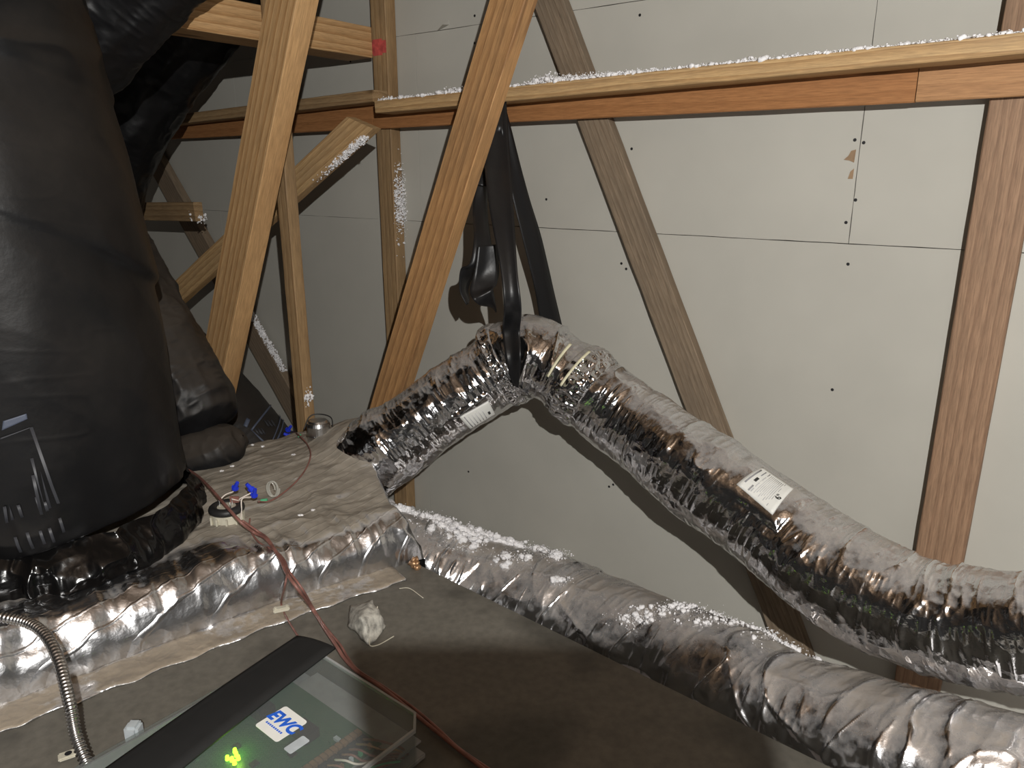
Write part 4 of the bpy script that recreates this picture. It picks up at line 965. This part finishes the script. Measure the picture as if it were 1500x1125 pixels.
for (x, y) in ((.03, .08), (Wb - .075, .08), (.03, .4), (Wb - .075, .4)):
    bm = bmesh.new(); bm_cyl(bm, (x, -y, .010), .004, .004, .020, 10, BM_); from_bm('standoff', bm, M['beige'], box)
random.seed(3)
for k in range(14):
    x = random.uniform(.06, Wb - .10); y = random.uniform(.08, .30); s = random.uniform(.006, .016)
    bxo('chip', x, x + s, y, y + s * random.uniform(.5, 1.4), .0325, .0325 + random.uniform(.002, .006), random.choice(['chip', 'chip', 'lightgrey', 'pcb']))
# terminal block rows, along the board
for k in range(22):
    y0 = .062 + k * .0098; bxo('terminal', .232, .244, y0, y0 + .0078, .0325, .043, 'terminal')
for k in range(11):
    y0 = .066 + k * .0185; bxo('connector', .252, .268, y0, y0 + .0165, .0325, .047, 'chip', bev=.001)
    bxo('terminal', .270, .276, y0 + .003, y0 + .008, .0325, .041, ['terminal', 'green_wire', 'lightgrey'][k % 3])
bxo('relay', .15, .19, .105, .135, .0325, .050, 'chip', bev=.001); bxo('relay', .05, .09, .12, .15, .0325, .052, 'chip', bev=.001)
for k in range(9):
    y0 = .075 + k * .014
    wire('wire', [BM_ @ Vector((.262, -y0, .046)), BM_ @ Vector((.285, -y0 + .003, .056)), BM_ @ Vector((.300 + .002 * (k % 3), -y0 + .016, .050 - .002 * (k % 4))), BM_ @ Vector((.312 + .0015 * (k % 4), -y0 * .55 + .0, .036)), BM_ @ Vector((.322 - .002 * (k % 3), -.034 - .003 * k, .022))], .0019, M[['copper', 'terminal', 'copper', 'copper', 'white_wire', 'copper', 'green_wire', 'copper', 'terminal'][k]], box, 6, 30)
# black strip across the lid
S = []; Bt = []; n = 40; m = 6
sA, sB = Z(435, 928, .665), Z(491, 945, .665); sC, sD = Z(150, 1125, .665), Z(262, 1125, .665)
sC = sA + (sC - sA) * 1.5; sD = sB + (sD - sB) * 1.5
for i in range(n):
    for k in range(m):
        u, v = i / (n - 1), k / (m - 1); p = (sA * (1 - u) + sC * u) * (1 - v) + (sB * (1 - u) + sD * u) * v
        p = p + UP * (0.003 * math.sin(u * 4) - 0.004 * (v - .5) ** 2 * 4); S.append(p); Bt.append(p - UP * .0045)
so = slab('black_strip', np.array(S), np.array(Bt), n, m, M['strip'], box)
# sticker with the blue letters
cen = Z(412, 1059, .6545); la_ = BM_.inverted() @ cen
cx_, cy_ = la_.x, -la_.y
bm = bmesh.new(); bm_box(bm, (0, 0, 0), .056, .058, .0008, None); bm.verts.ensure_lookup_table()
bm.free()
def rrect(w, h, r, k=5):
    out = []
    for (sx, sy, a0) in ((1, 1, 0), (-1, 1, 90), (-1, -1, 180), (1, -1, 270)):
        for q in range(k + 1):
            a = math.radians(a0 + 90 * q / k); out.append((sx * (w / 2 - r) + r * math.cos(a), sy * (h / 2 - r) + r * math.sin(a)))
    return out
stc = prism('sticker', [(cx_ + x, cy_ + y) for x, y in rrect(.060, .058, .005)], Hb, Hb + .0006, 'label')
mt = BM_ @ Matrix.Translation((cx_, -cy_ + .004, Hb + .0009))
text_mesh('print', 'EWC', .030, mt, M['logo_blue'], stc, .25, .0012)
for k in range(9):
    x = cx_ - .022 + k * .0048; prism('print', [(x, cy_ + .011), (x + .0032, cy_ + .011), (x + .0032, cy_ + .0145), (x, cy_ + .0145)], Hb + .0006, Hb + .0009, 'logo_blue', stc)
prism('sticker', [(cx_ + .058 + x, cy_ + .012 + y) for x, y in rrect(.018, .036, .003)][::1], Hb, Hb + .0006, 'lightgrey')
# latch tab on the hidden side
lt = Z(197, 1076, .60); bm = bmesh.new(); bm_box(bm, (lt.x, lt.y, .602), .024, .026, .040, None, .005); from_bm('latch_tab', bm, M['lightgrey'], box)
# lit leds
lc = BM_.inverted() @ Z(346, 1104, .618)
for k, (dx, dy) in enumerate([(0, 0), (.009, .002), (-.009, -.003), (.004, .010), (.013, .011), (-.004, .013)]):
    bm = bmesh.new(); bm_cyl(bm, (lc.x + dx, lc.y - dy, .0325), .0036, .0028, .007, 10, BM_); from_bm('led', bm, M['led'], box)
gl = bpy.data.lights.new('led_glow', 'POINT'); gl.specular_factor = 0.0; gl.energy = 0.07; gl.color = (.45, 1, .05); gl.shadow_soft_size = .008
glo = bpy.data.objects.new('led_glow', gl); COL.objects.link(glo); glo.location = BM_ @ Vector((lc.x, lc.y, .052))

# ------------------------------------------------------------------ blown wool
random.seed(11)
def along(a, b, n, spread, fn=None):
    out = []
    for _ in range(n):
        t_ = random.random(); p = a + (b - a) * t_
        d = fn(t_) if fn else 1
        if random.random() > d: continue
        out.append(p + Vector((random.gauss(0, spread[0]), random.gauss(0, spread[1]), abs(random.gauss(0, spread[2])))))
    return out
rt = lambda f_: rail.location + (tm(rail).to_3x3() @ Vector((1, 0, 0))) * f_
Lr = (B - A).length
ry = tm(rail).to_3x3() @ Vector((0, 1, 0)); ry = ry if ry.z > 0 else -ry
base = ry * 0.0195
def rail_pts(n, x0, x1, zs):
    out = []
    for _ in range(n):
        x = random.uniform(x0, x1); dens = 0.25 + 0.75 * max(0, float(vn(x * 9, 2.2, 1.1)))
        if random.random() > dens: continue
        out.append(rt(x) + base + N * random.uniform(-.040, .040) + UP * abs(random.gauss(0, zs * dens)))
    return out
LR = 2.05
fluff('wool_fluff', rail_pts(22000, 0.01, LR, .011), .0012, .0034, 'line of white wool lying along the top of the long pale rail')
pf = [p for p in rail_pts(4200, 0.02, LR, .006)][:1000]
wf_ = [o for o in COL.objects if o.name == 'wool_fluff'][0]
puffs('wool_clump', pf, .003, .0095, None, wf_, sub=2)
bd = (tm(brace).to_3x3() @ Vector((1, 0, 0))); by = tm(brace).to_3x3() @ Vector((0, 1, 0)); by = by if by.z < 0 else -by
fluff('wool_fluff', [brace.location + bd * abs(random.gauss(0.07, .08)) + by * (.044 + random.gauss(0, .004)) + nw * random.uniform(.0, .022) for _ in range(1300)], .0012, .0034, 'white wool clinging under the end of the pale brace')
fluff('wool_fluff', [wq(qs_ + .040 + random.gauss(0, .004), random.gauss(1.40, .06) , random.uniform(.0, .05)) for _ in range(900)], .0012, .0034, 'white wool clinging to the stud below the orange board')
dd = (tm(web_d).to_3x3() @ Vector((1, 0, 0))); dy = tm(web_d).to_3x3() @ Vector((0, 1, 0)); dy = dy if dy.z > 0 else -dy
Ld = (W(412, 560, .03) - W(212, 205, .03)).length
fluff('wool_fluff', [web_d.location + dd * (random.uniform(.62, 1.0) * Ld * 1.05 + .05) + dy * (.060 + abs(random.gauss(0, .006))) + nw * random.uniform(-.01, .02) for _ in range(1600)], .0018, .005, 'white wool resting on the dark diagonal brace at the left')
pe = W(291, 318, .30); fluff('wool_fluff', [pe + Vector((random.gauss(0, .018), 0, random.gauss(-.0, .012))) for _ in range(70)], .003, .006, 'white wool at the end of the short wood block')
sd_ = W(452, 490, off2 - .0); fluff('wool_fluff', [wq(q2 + .032 + random.gauss(0, .003), (0.62 if random.random() < .5 else .78) + random.gauss(0, .014), off2 + random.uniform(-.01, .02)) for _ in range(90)], .002, .005, 'two white wool specks on the thin upright stud')
# wool heaps on the lower duct and against the wall
def on_low(px, py, off=0.0):
    s_, t_ = TL.find(px, py); return Vector(TL.pt(np.array(s_), np.array(t_), off))
def joinobj(a_, b_):                              # a second pile mesh becomes a part of the first
    b_.parent = a_; b_.matrix_parent_inverse = Matrix.Identity(4); return a_
cs = []; fine = []
for (x, y, sx, sy, n) in [(688, 780, 26, 12, 60), (745, 772, 26, 10, 34), (792, 797, 16, 8, 22), (814, 816, 9, 5, 16), (650, 765, 22, 9, 22), (738, 818, 9, 5, 9), (768, 818, 5, 3, 5), (826, 853, 7, 2, 5), (640, 748, 20, 8, 26), (712, 752, 30, 7, 34), (600, 735, 14, 8, 14)]:
    for _ in range(n):
        q = on_low(x + random.gauss(0, sx * .6), y + random.gauss(0, sy * .6), .003)
        cs.append(q + Vector((random.gauss(0, .005), random.gauss(0, .005), abs(random.gauss(0, .006)))))
    for _ in range(n * 8):
        if _ % 4 == 0: q = on_low(x + random.gauss(0, sx * .9), y + random.gauss(0, sy * .9), .002)
        fine.append(q + Vector((random.gauss(0, .012), random.gauss(0, .012), abs(random.gauss(0, .006)))))
hp = puffs('wool_heap', cs, .005, .013, 'heaps of white blown wool on the left end of the low dusty duct')
fluff('loose_flakes', fine, .0010, .0028, None, None, hp)
cs = []; fine = []
for (x, y, sx, sy, n) in [(985, 893, 40, 4, 26), (930, 905, 20, 7, 22), (1080, 915, 55, 4, 34), (1150, 938, 30, 4, 22), (1020, 900, 60, 5, 20)]:
    for _ in range(n):
        q = on_low(x + random.gauss(0, sx * .7), y + random.gauss(0, sy * .7), .001); cs.append(q + Vector((0, 0, abs(random.gauss(0, .003)))))
    for _ in range(n * 8):
        if _ % 4 == 0: q = on_low(x + random.gauss(0, sx * .8), y + random.gauss(0, sy * .9), .001)
        fine.append(q + Vector((random.gauss(0, .014), random.gauss(0, .01), abs(random.gauss(0, .003)))))
hp = puffs('wool_heap', cs, .003, .008, 'thin scatter of white wool along the middle of the low dusty duct', sub=2)
fluff('loose_flakes', fine, .0009, .0022, None, None, hp)
cs = []
for _ in range(420):
    q = random.uniform(W(560, 740).dot(U), W(900, 860).dot(U)); s_ = random.uniform(0, .42); cs.append(wq(q, 0, .06 + s_) + UP * (.09 + (.17 - .28 * abs(s_ - .2)) * random.uniform(.5, 1)))
puffs('wool_heap', cs, .018, .045, 'bank of white wool at the foot of the board wall behind the low duct', sub=3)
